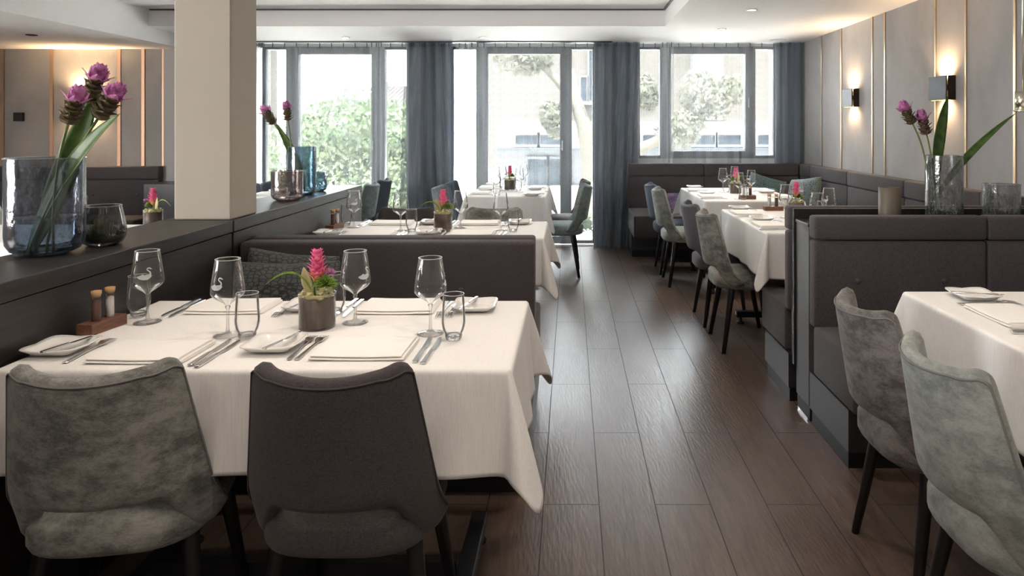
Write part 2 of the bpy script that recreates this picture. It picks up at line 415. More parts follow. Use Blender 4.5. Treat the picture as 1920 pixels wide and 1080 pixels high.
# ------------------------------------------------------------------ room shell
CEIL = 2.31; REC = 2.47; WX = 2.61; CY = 8.0; WY = 8.2
def S(name, mb, mat, **k): o = mb.build(name, mat, smooth=False, **k); return struct(o)
S('floor', MB().box(-7.2, 2.8, -5.2, 8.75, -.1, 0), M['floor'])
S('wall_right', MB().box(WX, WX+.2, -5.2, 8.6, 0, CEIL+.3), M['plaster'])
mb = MB(); mb.box(-7.2, -7.0, -5.2, 8.6, 2.10, 2.6); mb.box(-7.2, -7.0, -5.2, 8.6, 0, .5)
for a, b in ((-5.2,-1.6), (1.6,8.6)): mb.box(-7.2, -7.0, a, b, .5, 2.10)
S('wall_left', mb, M['greywall'])
S('wall_far_left', MB().box(-7.0, -4.22, 7.40, 7.6, 0, 2.2), M['plaster_left'])
S('wall_stub', MB().box(-4.22, -3.72, 7.38, 8.3, .0, CEIL), M['greywall'])
# wall behind the camera
mb = MB(); mb.box(-7.2, 2.8, -5.2, -5.0, 0, 2.6)
S('wall_back', mb, M['greywall'])
# ceiling
mb = MB()
mb.box(-3.98, 2.8, 6.71, 8.75, CEIL, CEIL+.25)            # strip in front of the windows
mb.box(.89, 2.8, -5.2, 6.71, CEIL, CEIL+.25)              # strip along the right wall
S('ceiling', mb, M['white'])
S('ceiling_recess', MB().box(-3.98, .89, -5.2, 6.71, REC, REC+.1), M['white'])
mb = MB(); mb.box(-7.2, -3.98, -5.2, 8.6, 2.17, REC+.1); S('ceiling_left', mb, M['white'])
# shadow gap of the recess, its shade put in as dark strips
mb = MB(); mb.box(-3.96, .87, 6.69, 6.71, REC-.012, REC); mb.box(.87, .89, -5, 6.71, REC-.012, REC); S('shade_strip_1', mb, M['frame'])
# column standing on the low divider
S('column', MB().box(-1.655, -1.417, 2.97, 3.215, .967, REC), M['cream'], bevel=.006)
# window wall: piers, header, parapet
def PX(px, Y=WY): return (px-1070)*Y/F
mb = MB()
mb.box(-3.98, PX(478), WY-.05, WY+.25, 0, CEIL); mb.box(PX(764), PX(846), WY-.05, WY+.25, 0, CEIL); mb.box(PX(1113), PX(1197), WY-.05, WY+.25, 0, CEIL)
mb.box(PX(1453), 2.8, WY-.05, WY+.25, 0, CEIL); mb.box(PX(1197), PX(1453), WY-.05, WY+.25, 0, 1.0)
mb.box(-3.98, 2.8, WY-.05, WY+.25, 2.285, CEIL+.1)
S('wall_window_side', mb, M['greywall'])
def window(name, xs, z0, z1, sash):
    o = MB()
    x0, x1, x2, x3, x4, x5 = xs      # narrow pane x0-x1, wide x2-x3, narrow x4-x5
    t = .04
    o.box(x0-t, x0, WY, WY+.08, z0, z1); o.box(x5, x5+t, WY, WY+.08, z0, z1)
    o.box(x1, x2, WY-.02, WY+.09, z0, z1); o.box(x3, x4, WY-.02, WY+.09, z0, z1)
    o.box(x0, x5, WY, WY+.08, z1-.03, z1); o.box(x0, x5, WY, WY+.08, z0, z0+.035)
    o.box(x2, x3, WY-.01, WY+.07, z1-.085, z1-.03); o.box(x2, x3, WY-.01, WY+.07, z0+.035, z0+.085)
    f = S(name, o, M['frame'], bevel=.004)
    for a, b in ((x0, x1), (x2, x3), (x4, x5)):
        g = MB().box(a, b, WY+.035, WY+.045, z0+.03, z1-.02).build('window_pane', M['pane'], f, smooth=False)
    # lever handle on the right stile of the wide sash
    h = MB(); h.box(x3+.02, x3+.035, WY-.06, WY-.035, (z0+z1)/2-.06, (z0+z1)/2+.07); h.box(x3+.018, x3+.037, WY-.06, WY-.02, (z0+z1)/2+.05, (z0+z1)/2+.07)
    h.build('window_handle', M['steel'], f, smooth=False)
window('window_1', [PX(p) for p in (498, 537, 560, 697, 722, 762)], .02, 2.285, 1)
window('window_2', [PX(p) for p in (850, 893, 915, 1050, 1072, 1111)], .02, 2.285, 1)
window('window_3', [PX(p) for p in (1200, 1237, 1258, 1397, 1416, 1450)], 1.0, 2.285, 1)
S('baseboard_right', MB().box(WX-.012, WX, -5, 3.2, 0, .07), M['darkpanel'])

# ------------------------------------------------------------------ wall strips, sconces, small fittings
strips = [(1508,.012), (1541,.018), (1578,.018), (1636.5,.018), (1660,.018), (1755,.018), (1812,.018), (1904,.022)]
order = ['in the window corner', 'nearest the window corner', 'behind the farther blue grey lamp', 'right of the farther blue grey lamp', 'of the close pair, the one farther from the window', 'behind the nearer blue grey lamp', 'right of the nearer blue grey lamp', 'by the hanging brass lamp']
for (px, w), t in zip(strips, order):
    Y = WX*F/(px-1070)
    o = MB().box(WX-.008, WX, Y-w/2, Y+w/2, .95, CEIL).build('wall_strip', M['brass'], smooth=False)
    tag(o, 'slim brass strip on the grey right wall, '+t, 'wall strip', 'brass strips on the right wall')
for px, t in ((4, 'at the left picture edge'), (96, 'left of the lit lamp'), (223, 'right of the lit lamp'), (268, 'left one of the last narrow panel'), (307, 'at the right end of the wall')):
    X = (px-1070)*7.39/F
    o = MB().box(X-.017, X+.017, 7.388, 7.40, .95, 2.17).build('wall_strip', M['copper'], smooth=False)
    tag(o, 'copper strip on the far left plaster wall, '+t, 'wall strip', 'copper strips on the far left wall')

def lamp(kind, name, loc, energy, color, rot=(0,0,0), size=.05, spot=None, blend=.6, parent=None):
    d = bpy.data.lights.new(name, kind); d.energy = energy; d.color = color
    if kind == 'SPOT': d.spot_size = R(spot); d.spot_blend = blend; d.shadow_soft_size = size
    elif kind == 'POINT': d.shadow_soft_size = size
    elif kind == 'AREA': d.size = size
    o = bpy.data.objects.new(name, d); C.objects.link(o); o.location = loc; o.rotation_euler = rot
    if parent: o.parent = parent
    return o
def sconce(loc, rz, label, e=7):
    # local: wall behind at y=0, projects to -y, width along x .235, height .165
    t = thing('wall_sconce', label, 'wall lamp', loc, rz, None)
    MB().box(-.118, .118, -.070, -.060, -.083, .083).build('front_plate', M['sconce'], t, smooth=False, bevel=.002)
    MB().box(-.118, -.108, -.052, -.002, -.083, .083).build('side_plate', M['sconce_side'], t, smooth=False)
    MB().box(.108, .118, -.052, -.002, -.083, .083).build('side_plate', M['sconce_side'], t, smooth=False)
    m = MB(); m.box(-.108, .108, -.054, -.002, -.02, .02); m.build('lamp_body', M['sconce_side'], t, smooth=False)
    m = MB(); m.box(-.10, .10, -.057, -.052, -.083, -.078); m.box(-.10,.10,-.057,-.052,.078,.083); m.box(-.1165,-.11,-.0595,-.0525,.02,.08); m.box(-.1165,-.11,-.0595,-.0525,-.08,-.02)
    m.build('light_diffuser', M['glow'], t, smooth=False)
    lamp('SPOT', 'sconce_uplight', (0,-.037,.06), e*1.5, (1,.66,.36), (R(180),0,0), .02, 150, .9, t)
    lamp('SPOT', 'sconce_downlight', (0,-.037,-.06), e*1.0, (1,.66,.36), (0,0,0), .02, 150, .9, t)
    return t
sconce((WX, 6.555, 1.625), R(-90), 'square blue grey wall lamp nearer the window, glowing above and below', 4)
sconce((WX, 4.94, 1.625), R(-90), 'square dark wall lamp nearer the camera, behind the green leaf', 4)
sconce((-5.03, 7.40, 1.62), 0, 'wall lamp on the far left plaster wall behind the purple flowers', 9)
o = MB().box(-5.765, -5.675, 7.36, 7.40, 1.42, 1.51).build('wall_speaker', M['black'], smooth=False, bevel=.004); tag(o, 'small black square box mounted on the far left plaster wall', 'wall box')

def downlight(x, y, z, label, r=.042, lit=True, name='ceiling_downlight', mat=None):
    t = thing(name, label, 'ceiling light', (x,y,z), 0, 'round ceiling lights')
    MB().lathe([(r*.72,-.001),(r*.74,-.008),(r,-.006),(r,0)], 28).build('trim_ring', mat or M['porcelain'], t)
    MB().lathe([(0.0,-.003),(r*.72,-.003),(r*.72,-.001)], 24).build('lamp_lens', M['lamp_on'] if lit else M['black'], t)
    return t
downlight(1.47, 5.77, CEIL, 'round white ceiling downlight nearest the camera on the right')
downlight(1.466, 6.89, CEIL, 'round white ceiling downlight farther back on the right')
downlight(-.93, 7.54, CEIL, 'round ceiling downlight in front of the middle window')
downlight(-2.38, 7.54, CEIL, 'round ceiling downlight in front of the left window')
downlight(-4.74, 6.26, 2.17, 'black round ceiling downlight in the lowered left ceiling', .045, False, mat=M['black'])
t = thing('ceiling_speaker', 'flat round white ceiling speaker near the window corner', 'ceiling speaker', (2.26,7.77,CEIL))
MB().lathe([(0,-.006),(.075,-.006),(.088,-.003),(.088,0)], 32).build('speaker_cover', M['white'], t)
o = MB().box(PX(483,7.9), PX(1147,7.9), 7.86, 7.93, CEIL-.012, CEIL).build('curtain_rail', M['frame'], smooth=False); tag(o, 'thin dark curtain rail recessed in the ceiling edge above the windows', 'curtain rail')
# brass pendant at the right picture edge
t = thing('pendant_lamp', 'slim brass cylinder lamp hanging on a thin rod at the right edge', 'pendant lamp', (1.905, 3.0, 0))
MB().tube([(0,0,CEIL),(0,0,1.50)], .0035, 10).build('rod', M['pale_brass'], t)
MB().lathe([(0,1.505),(.030,1.505),(.030,1.425),(.026,1.425),(.026,1.50)], 28).build('lamp_shade', M['pale_brass'], t)
MB().lathe([(.026,1.42),(.038,1.418),(.038,1.424),(.026,1.426)], 28).build('ring', M['pale_brass'], t)
MB().lathe([(0,CEIL-.02),(.04,CEIL-.02),(.04,CEIL)], 24).build('ceiling_rose', M['pale_brass'], t)

# ------------------------------------------------------------------ curtains
def curtain(name, x0, x1, y, z0, z1, wl, amp, mat, label, seed, gather=1.0, flare=0., nz=10, heading=False, xb0=None, xb1=None):
    rnd = random.Random(seed)
    xb0 = x0 if xb0 is None else xb0; xb1 = x1 if xb1 is None else xb1
    n = max(24, int((x1-x0)/wl*14))
    ph = [rnd.uniform(0, 6.28) for _ in range(4)]
    def warp(s): return s+.12*wl/(x1-x0)*math.sin(2*PI*s*(x1-x0)/wl/3.1+ph[0])*1.5
    bm = bmesh.new(); uvl = bm.loops.layers.uv.new('UVMap'); rows = []
    for j in range(nz+1):
        t = j/nz; z = z1+(z0-z1)*t; row = []
        L = 0; pp = None
        for i in range(n+1):
            s = i/n; ws = warp(s)
            a = amp*(.55+.45*math.sin(2*PI*s*(x1-x0)/wl/2.3+ph[1])**2)*(.55+.45*t) + .0
            yy = y+a*math.sin(2*PI*ws*(x1-x0)/wl+ph[2]+.25*t*math.sin(9*s+ph[3]))
            xx = lerp(lerp(x0, x1, s), lerp(xb0, xb1, s), t)
            p = Vector((xx, yy, z))
            if pp is not None: L += (Vector((p.x, p.y))-pp).length
            pp = Vector((p.x, p.y)); row.append((bm.verts.new(p), L*gather))
        rows.append(row)
    for j in range(nz):
        for i in range(n):
            q = [rows[j][i], rows[j][i+1], rows[j+1][i+1], rows[j+1][i]]
            f = bm.faces.new([a[0] for a in q]); f.smooth = True
            us = rows[-1][i][1], rows[-1][i+1][1]
            zz = rows[j][i][0].co.z, rows[j+1][i][0].co.z
            for lp, (u, v) in zip(f.loops, ((us[0], zz[0]), (us[1], zz[0]), (us[1], zz[1]), (us[0], zz[1]))): lp[uvl].uv = (u, v)
    me = bpy.data.meshes.new(name); bm.to_mesh(me); bm.free(); me.materials.append(mat)
    o = bpy.data.objects.new(name, me); C.objects.link(o)
    t = thing(name+'_panel' if False else name, label, 'curtain')
    o.name = 'fabric'; o.parent = t; t.name = name
    # heading tape with pleat hooks
    hb = MB(); k = int((x1-x0)/(wl))
    for q in range(k+1):
        X = lerp(x0, x1, (q+.5)/(k+1)); hb.box(X-.004, X+.004, y-.02, y-.012, z1-.055, z1)
    hb.build('pleat_hooks', M['greypanel'], t, smooth=False, kind='stuff')
    return t
XC = lambda px: (px-1070)*CY/F
ZT = 2.305
curtain('sheer_curtain', XC(478), XC(765), CY+.02, .01, ZT, .135, .032, M['sheer'], 'pale perforated sheer curtain across the left window with the green bush', 1)
curtain('sheer_curtain', XC(853), XC(1112), CY+.02, .01, ZT, .135, .032, M['sheer'], 'pale perforated sheer curtain across the middle window', 2)
curtain('sheer_curtain', XC(1195), XC(1462), CY+.02, .01, ZT, .135, .032, M['sheer'], 'pale perforated sheer curtain above the corner bench', 3)
# extra gathered sheer edges
curtain('sheer_curtain', XC(481), XC(499), CY-.04, .01, ZT, .05, .03, M['drape'], 'gathered grey blue curtain edge beside the cream column', 9)
curtain('sheer_curtain', XC(695), XC(722), CY-.04, .01, ZT, .07, .03, M['sheer'], 'gathered sheer fold on the right frame of the left window', 10)
curtain('sheer_curtain', XC(857), XC(914), CY-.04, .01, ZT, .08, .03, M['sheer'], 'gathered sheer folds at the left of the middle window', 11)
curtain('sheer_curtain', XC(1237), XC(1262), CY-.04, .01, ZT, .07, .03, M['sheer'], 'gathered sheer fold on the left frame of the right window', 12)
curtain('drape_curtain', XC(764), XC(852), CY-.09, .01, ZT, .115, .062, M['drape'], 'dark blue grey drape between the left and middle windows', 4, 1, 0, xb0=XC(750), xb1=XC(868))
curtain('drape_curtain', XC(768), XC(848), CY-.03, .01, ZT, .12, .02, M['drape'], 'rear layer of the dark drape between left and middle windows', 14, 1, 0)
curtain('drape_curtain', XC(1112), XC(1199), CY-.09, .01, ZT, .115, .062, M['drape'], 'dark blue grey drape between the middle and right windows', 5, 1, 0, xb0=XC(1112), xb1=XC(1183))
curtain('drape_curtain', XC(1114), XC(1196), CY-.03, .01, ZT, .12, .02, M['drape'], 'rear layer of the dark drape between middle and right windows', 15, 1, 0)
curtain('drape_curtain', XC(1450), XC(1506), CY-.06, .01, ZT, .12, .035, M['drape'], 'dark blue grey drape in the far right corner', 6)
curtain('drape_curtain', XC(1455), XC(1503), CY-.01, .01, ZT, .12, .015, M['drape'], 'rear layer of the dark drape in the far right corner', 16)

# ------------------------------------------------------------------ low divider on the left
CX0, CX1, CTOP = -1.70, -1.40, .967
def console(y0, y1, label):
    t = thing('divider_console', label, 'room divider', (0,0,0))
    MB().box(CX0, CX1, y0, y1, CTOP-.05, CTOP).build('top_board', M['oak'], t, smooth=False, bevel=.003)
    MB().box(CX0+.01, CX1-.004, y0+.003, y1-.003, .06, CTOP-.053).build('side_panel', M['oak'], t, smooth=False)
    MB().box(CX0+.03, CX1-.03, y0+.003, y1-.003, 0, .06).build('plinth', M['black'], t, smooth=False)
console(.35, 2.952, 'long dark oak divider with the big glass vase on top, nearest the camera')
console(2.962, 4.78, 'dark oak divider section behind the cream column carrying bronze vases')

# ------------------------------------------------------------------ upholstered benches
def bench(label, L, loc, rz, h=.957, seams=(), two=True, seatd=.46, depth=.09, hs=.46, base=True, name='upholstered_bench', hseat=.22, btn=True, zsplit=.822, seatL=None, recess=.06):
    """local: x 0..L, rear plane y=0, faces -y"""
    t = thing(name, label, 'bench', loc, rz, None)
    xs = [0]+list(seams)+[L]
    seatL = seatL or L
    for a, b in zip(xs[:-1], xs[1:]):
        if two:
            MB().box(a+.002, b-.002, -depth-.005, 0, zsplit+.003, h).build('headrest_cushion', M['bench'], t, bevel=.014, seg=3)
            bc = MB().box(a+.002, b-.002, -depth, -.005, hs-.01, zsplit-.003).build('back_cushion', M['bench'], t, bevel=.014, seg=3)
        else:
            bc = MB().box(a+.002, b-.002, -depth, 0, hs-.01, h).build('back_cushion', M['bench'], t, bevel=.014, seg=3)
        MB().box(a+.001, min(b, seatL)-.001, -seatd-depth, -depth+.02, hs-hseat, hs).build('seat_cushion', M['bench'], t, bevel=.014, seg=3)
        if btn:
            w = b-a; nb = max(1, round(w/.5))
            for k in range(nb):
                bx = a+w*(k+.5)/nb
                MB().sellip((bx, -depth-.003, .665), (.013, .008, .013), 1, 1, 12, 8).build('button', M['bench'], bc)
    if base:
        MB().box(.004, seatL-.004, -seatd-depth+recess, -.01, .07, hs-hseat-.002).build('base_panel', M['darkpanel'], t, smooth=False)
        MB().box(.012, seatL-.012, -seatd-depth+recess+.02, -.02, .0, .07).build('plinth', M['black'], t, smooth=False)
    return t
# left booth: two benches back to back
bench('charcoal bench back with two buttons behind the nearest left table', 1.25, (-1.40,3.10,0), 0, h=.867, two=False, seatd=.44, depth=.10)
bench('rear charcoal bench, back to back with the first, facing the windows', 1.25, (-.155,3.112,0), PI, h=.87, two=False, seatd=.44, depth=.10)
# right booth
bench('dark charcoal high backed bench facing the right foreground table', WX-1.09-.01, (1.09,3.27,0), 0, seams=(.775,), seatd=.44, depth=.085, h=.953, zsplit=.845)
bench('far side of the right booth, grey bench facing the windows', WX-1.07-.01, (WX-.01,3.50,0), PI, seams=(.77,), seatd=.42, depth=.075, h=.962, zsplit=.845)
# cabinet between
t = thing('booth_cabinet', 'dark cabinet between the two right benches, its top carrying three vases', 'cabinet', (0,0,0))
MB().box(1.095, WX-.01, 3.275, 3.455, .07, .895).build('cabinet_body', M['greypanel'], t, smooth=False)
MB().box(1.090, WX-.01, 3.272, 3.455, .895, .909).build('cabinet_top', M['darkpanel'], t, smooth=False, bevel=.002)
MB().box(1.085, WX-.01, 3.460, 3.496, .20, .957).build('rear_board', M['oak'], t, smooth=False)
MB().box(1.10, WX-.01, 3.275, 3.455, 0, .07).build('plinth', M['black'], t, smooth=False)
MB().box(1.094, 1.0955, 3.29, 3.43, .0, .012).build('kick_strip', M['steel'], t, smooth=False)
# window bench and wall bench
bench('charcoal bench along the window wall in the far right corner', 1.88, (.63,7.92,0), 0, seams=(.84,), seatd=.72, depth=.09, hs=.47, recess=.34, seatL=1.42)
wb = bench('long grey bench running along the right wall under the brass strips', 3.82, (WX-.001,7.83,0), R(-90), seams=(.33,1.34,2.45,3.45), seatd=.46, depth=.09)
# far left zone bench
bench('charcoal bench in the far left alcove under the copper strips', 2.4, (-6.62,7.385,0), 0, seams=(1.50,), seatd=.42, depth=.09, btn=True)
o = MB().box(-4.20, -3.75, 7.0, 7.375, 0, .80).build('low_cabinet', M['darkpanel'], smooth=False, bevel=.004); tag(o, 'low black cabinet at the end of the far left bench', 'cabinet')

# ------------------------------------------------------------------ cushions
def pillow(name, label, w, h, d, loc, rot, mat, group=None):
    m = MB()
    def g(u, v):
        a, b = u*2-1, v*2-1
        x = a*w/2*(1-.10*(1-b*b)*0-.06*(1-abs(b))*1); z = b*h/2*(1-.07*(1-abs(a)))
        th = d/2*((1-a**4)*(1-b**4))**.55
        return x, z, th
    m.grid(lambda u, v: (g(u,v)[0], -g(u,v)[2], g(u,v)[1]), 20, 20); m.grid(lambda u, v: (g(1-u,v)[0], g(1-u,v)[2], g(1-u,v)[1]), 20, 20)
    o = m.build(name, mat, weld=True, subsurf=1); o.location = loc; o.rotation_euler = rot
    tag(o, label, 'cushion', group); return o
pillow('throw_cushion', 'dark pebble patterned cushion leaning in the nearest left booth', .44, .37, .16, (-1.15,2.86,.635), (R(-14),0,R(3)), M['pebble'])
pillow('throw_cushion', 'rear dark pebble patterned cushion, only its corner showing', .40, .38, .13, (-1.165,2.935,.655), (R(-8),R(5),R(-3)), M['pebble'])
pillow('throw_cushion', 'teal cushion standing at the back of the far right corner', .42, .36, .14, (2.10,7.66,.66), (R(-18),R(16),0), M['tealcushion'])
pillow('throw_cushion', 'teal cushion leaning on the right wall bench in the corner', .44, .38, .15, (2.36,7.22,.665), (R(-18),R(-8),R(-66)), M['tealcushion'])
pillow('throw_cushion', 'green teal cushion lying low in front of the corner pair', .42, .32, .14, (1.96,7.34,.60), (R(-35),R(4),R(8)), M['tealcushion'])
pillow('throw_cushion', 'small violet printed cushion on the window bench', .34, .26, .12, (1.16,7.45,.56), (R(-40),0,R(10)), M['violetcushion'])

# ------------------------------------------------------------------ chairs
def chair_geo():
    def surf(u, v, off=0):
        a = abs(u)
        zt = .812+.030*a**2.2-.020*smooth01(.86, 1, a); zb = lerp(.498, .388, smooth01(.54, .66, a))
        if a > .8: zb += .03*smooth01(.8, 1, a)
        z = lerp(zb, zt, v); h = (z-.388)/.452
        w = lerp(.246, .181, h); th = lerp(1.25, .95, h); an = u*th
        yc = lerp(-.235, -.312, h); d = lerp(.20, .118, smooth01(0, .30, h))-.028*max(0, h-.3)/.7
        x = w*math.sin(an)/math.sin(th); y = yc+d*(1-math.cos(an))/(1-math.cos(th))
        return Vector((x, y, z))
    def nrm(u, v):
        e = .01
        a = surf(min(1,u+e), v)-surf(max(-1,u-e), v); z = Vector((0, -.18, 1)).normalized()
        n = a.cross(z); return n.normalized()
    nu, nv = 29, 9
    us = []
    for i in range(nu):
        us.append(-1+2*i/(nu-1))
    m = MB(); T = .042
    vs = []; fs = []
    def idx(s, i, j): return s*nu*nv+j*nu+i
    for s in (0, 1):
        for j in range(nv):
            for i in range(nu):
                u = us[i]; v = j/(nv-1)
                p = surf(u, v)
                if s: p = p-nrm(u, v)*T*(1 if abs(u) < .97 else .75)
                vs.append(p)
    for j in range(nv-1):
        for i in range(nu-1):
            fs.append((idx(0,i,j), idx(0,i+1,j), idx(0,i+1,j+1), idx(0,i,j+1)))
            fs.append((idx(1,i,j), idx(1,i,j+1), idx(1,i+1,j+1), idx(1,i+1,j)))
    for i in range(nu-1):
        fs.append((idx(0,i,0), idx(1,i,0), idx(1,i+1,0), idx(0,i+1,0)))
        fs.append((idx(0,i,nv-1), idx(0,i+1,nv-1), idx(1,i+1,nv-1), idx(1,i,nv-1)))
    for j in range(nv-1):
        fs.append((idx(0,0,j), idx(0,0,j+1), idx(1,0,j+1), idx(1,0,j)))
        fs.append((idx(0,nu-1,j), idx(1,nu-1,j), idx(1,nu-1,j+1), idx(0,nu-1,j+1)))
    m.add(vs, fs)
    # piping follows the outer rim of the shell
    pp = []
    U, V = .955, .955
    for j in range(1, 13): pp.append(surf(-U, V*j/13)-nrm(-U, V*j/13)*.0005)
    for i in range(0, 41): pp.append(surf(-U+2*U*i/40, V)-nrm(-U+2*U*i/40, V)*.0005)
    for j in range(12, 0, -1): pp.append(surf(U, V*j/13)-nrm(U, V*j/13)*.0005)
    return m, pp
SH, PIPE = chair_geo()
def chair_proto(mat, pipe, label):
    t = thing('dining_chair', label, 'chair', (0,0,0), 0)
    m = MB(); m.v = list(SH.v); m.f = list(SH.f); m.m = list(SH.m)
    bk = m.build('backrest', mat, t, subsurf=1)
    s = MB(); s.sellip((0,.006,.418), (.205,.222,.052), .45, .60, 36, 14, lambda q: (q[0], q[1], q[2]+.010*math.cos(q[0]/.22*1.5)*(q[2] > .42)))
    s.build('seat', mat, t)
    p = MB(); p.tube(PIPE, .0026, 6); p.build('piping', pipe, bk)
    for sx in (-1, 1):
        for y0, y1 in ((-.115,-.175), (.135,.195)):
            l = MB(); l.tube([(sx*.155,y0,.40),(sx*.158,y0,.385),(sx*.207,y1,.0)], [.021,.0215,.0125], 14)
            l.build('leg', M['leg'], t)
    return t
CH = {}
for k, pm, desc in (('velvet_green', 'piping', ''), ('velvet_sage', 'piping', ''), ('velvet_brown', 'piping', ''), ('velvet_teal', 'piping', ''), ('weave_char', 'piping_dark', ''), ('weave_lilac', 'piping', ''), ('weave_blue', 'piping_dark', '')):
    CH[k] = Proto(chair_proto(M[k], M[pm], 'chair'))
def chair(k, x, y, face, label, group=None):
    """x,y = seat centre, face = direction the sitter looks, degrees (0 = +Y, -90 = +X)"""
    return CH[k].place((x, y, 0), R(face), label, group)
chair('velvet_green', -1.095, 1.810, 9, 'mottled grey green velvet chair at the left foreground table')
chair('weave_char', -.530, 1.805, 0, 'dark charcoal fabric chair in the centre foreground')
chair('weave_char', -1.075, 4.45, 180, 'dark charcoal chair behind the second left table')
chair('velvet_green', -.50, 4.45, 180, 'grey green velvet chair behind the second left table')
# right foreground
chair('velvet_brown', 1.125, 2.17, -90, 'brown grey velvet chair at the right foreground table, farther one')
chair('velvet_sage', 1.105, 1.68, -90, 'pale sage velvet chair at the right edge of the foreground')
# right middle rows
chair('velvet_green', 1.09, 4.465, -90, 'grey green velvet chair nearest the aisle at the middle right table')
chair('weave_lilac', 1.08, 5.02, -90, 'lilac grey chair behind the grey green one at the middle right table')
chair('velvet_sage', 1.01, 6.23, -90, 'sage velvet chair at the far right table, nearer one')
chair('weave_blue', 1.00, 6.74, -90, 'blue grey chair at the far right table, mostly hidden by the sage one')
# middle far table
chair('velvet_teal', -.10, 6.62, 90, 'blue green velvet chair at the right side of the far middle table')
chair('velvet_brown', -.10, 7.18, 90, 'brown chair behind the blue green one at the far middle table')
chair('velvet_teal', -.95, 6.42, -90, 'blue green velvet chair on the left of the far middle table')
chair('weave_blue', -.93, 6.98, -90, 'dark blue grey chair on the left of the far middle table')
# far left table behind the divider
chair('velvet_teal', -2.12, 6.75, 90, 'pale teal velvet chair at the end of the divider')
chair('weave_blue', -2.14, 7.28, 90, 'dark blue chair peeking out behind the pale teal one')
chair('weave_blue', -2.72, 6.85, -90, 'dark blue grey chair seen between column and bronze vase')
chair('weave_lilac', -4.05, 5.45, 90, 'pale lilac chair in the left alcove behind the vases')

# ------------------------------------------------------------------ tables
TH = .77
def cloth(cx, cy, W, D, label, seed, drop=.25, creases=True, wall=False):
    rnd = random.Random(seed)
    nx, ny = 30, 30
    hx, hy = W/2, D/2
    m = MB(); vs = []; fs = []
    r = .012
    cr = [rnd.uniform(-.9, .9) for _ in range(3)]
    def topz(x, y):
        z = TH
        if creases:
            for k, c in enumerate((-.33, .33)):
                z += .0016*math.exp(-((y/hy-c)/.012)**2)
            z += .0014*math.exp(-((x/hx-.02)/.008)**2)
            z += .0012*math.sin(5*x+cr[0]*3)*math.sin(7*y+cr[1]*4)*(1-(x/hx)**4)*(1-(y/hy)**4)
        return z
    ax, ay = hx-r, hy-r
    for j in range(ny+1):
        for i in range(nx+1):
            x = lerp(-ax, ax, i/nx); y = lerp(-ay, ay, j/ny); vs.append((x, y, topz(x, y)))
    for j in range(ny):
        for i in range(nx):
            a = j*(nx+1)+i; fs.append((a, a+1, a+nx+2, a+nx+1))
    # loop: list of (grid index or None, base xy, outward dir, length, cornerness)
    loop = []
    def side(i0, j0, di, dj, n, out):
        for k in range(n+1):
            i, j = i0+di*k, j0+dj*k
            s = k/n
            loop.append((j*(nx+1)+i, Vector(vs[j*(nx+1)+i][:2]), Vector(out), drop, 0.0, s))
    K = 9
    def corner(i, j, o0, o1):
        for k in range(1, K):
            a = (PI/2)*k/K; o = Vector(o0)*math.cos(a)+Vector(o1)*math.sin(a)
            L = drop/max(math.cos(a), math.sin(a)) if True else drop
            loop.append((j*(nx+1)+i, Vector(vs[j*(nx+1)+i][:2]), o, L, math.sin(2*a), 0))
    side(0, 0, 1, 0, nx, (0,-1)); corner(nx, 0, (0,-1), (1,0))
    side(nx, 0, 0, 1, ny, (1,0)); corner(nx, ny, (1,0), (0,1))
    side(nx, ny, -1, 0, nx, (0,1)); corner(0, ny, (0,1), (-1,0))
    side(0, ny, 0, -1, ny, (-1,0)); corner(0, 0, (-1,0), (0,-1))
    n = len(loop)
    nr = 14
    ph = [rnd.uniform(0, 6.28) for _ in range(6)]
    base = len(vs)
    tot = 0; arc = []
    for q in range(n):
        if q: tot += (loop[q][1]-loop[q-1][1]).length
        arc.append(tot)
    for row in range(1, nr+1):
        for q, (gi, b, o, L, cn, s) in enumerate(loop):
            z0 = TH
            if row <= 3:
                a = (PI/2)*row/3
                p = b+o*r*math.sin(a); z = z0-r*(1-math.cos(a))
            else:
                t = (row-3)/(nr-3)
                f = arc[q]
                cs = 1-.0*cn
                wave = (.010*math.sin(f*9+ph[0])+.007*math.sin(f*17+ph[1])+.004*math.sin(f*31+ph[2]))*t*(1-cn)*(smooth01(0,.15,s)*smooth01(0,.15,1-s) if cn == 0 else 0)
                out = r+.018*t+wave+cn*.085*t**.9
                # cloth close to a corner bellies a little inwards
                if cn == 0: out -= .012*t*(math.exp(-(s/.07)**2)+math.exp(-((1-s)/.07)**2))
                if wall and o.x < -.3: out = r+.004*t+(.03*t*cn if o.x > -.75 else 0)
                p = b+o*out; z = z0-r-(L-r)*t*(1-.06*cn)
            vs.append((p.x, p.y, z))
    for q in range(n):
        q2 = (q+1) % n
        a, b2 = loop[q][0], loop[q2][0]
        if a == b2: fs.append((a, base+q, base+q2))
        else: fs.append((a, base+q, base+q2, b2))
        for row in range(nr-1):
            fs.append((base+row*n+q, base+(row+1)*n+q, base+(row+1)*n+q2, base+row*n+q2))
    m.add(vs, fs)
    o = m.build('tablecloth', M['linen'], subsurf=1); o.location = (cx, cy, 0)
    s = o.modifiers.new('thick', 'SOLIDIFY'); s.thickness = .0015; s.offset = 1
    return tag(o, label, 'tablecloth')
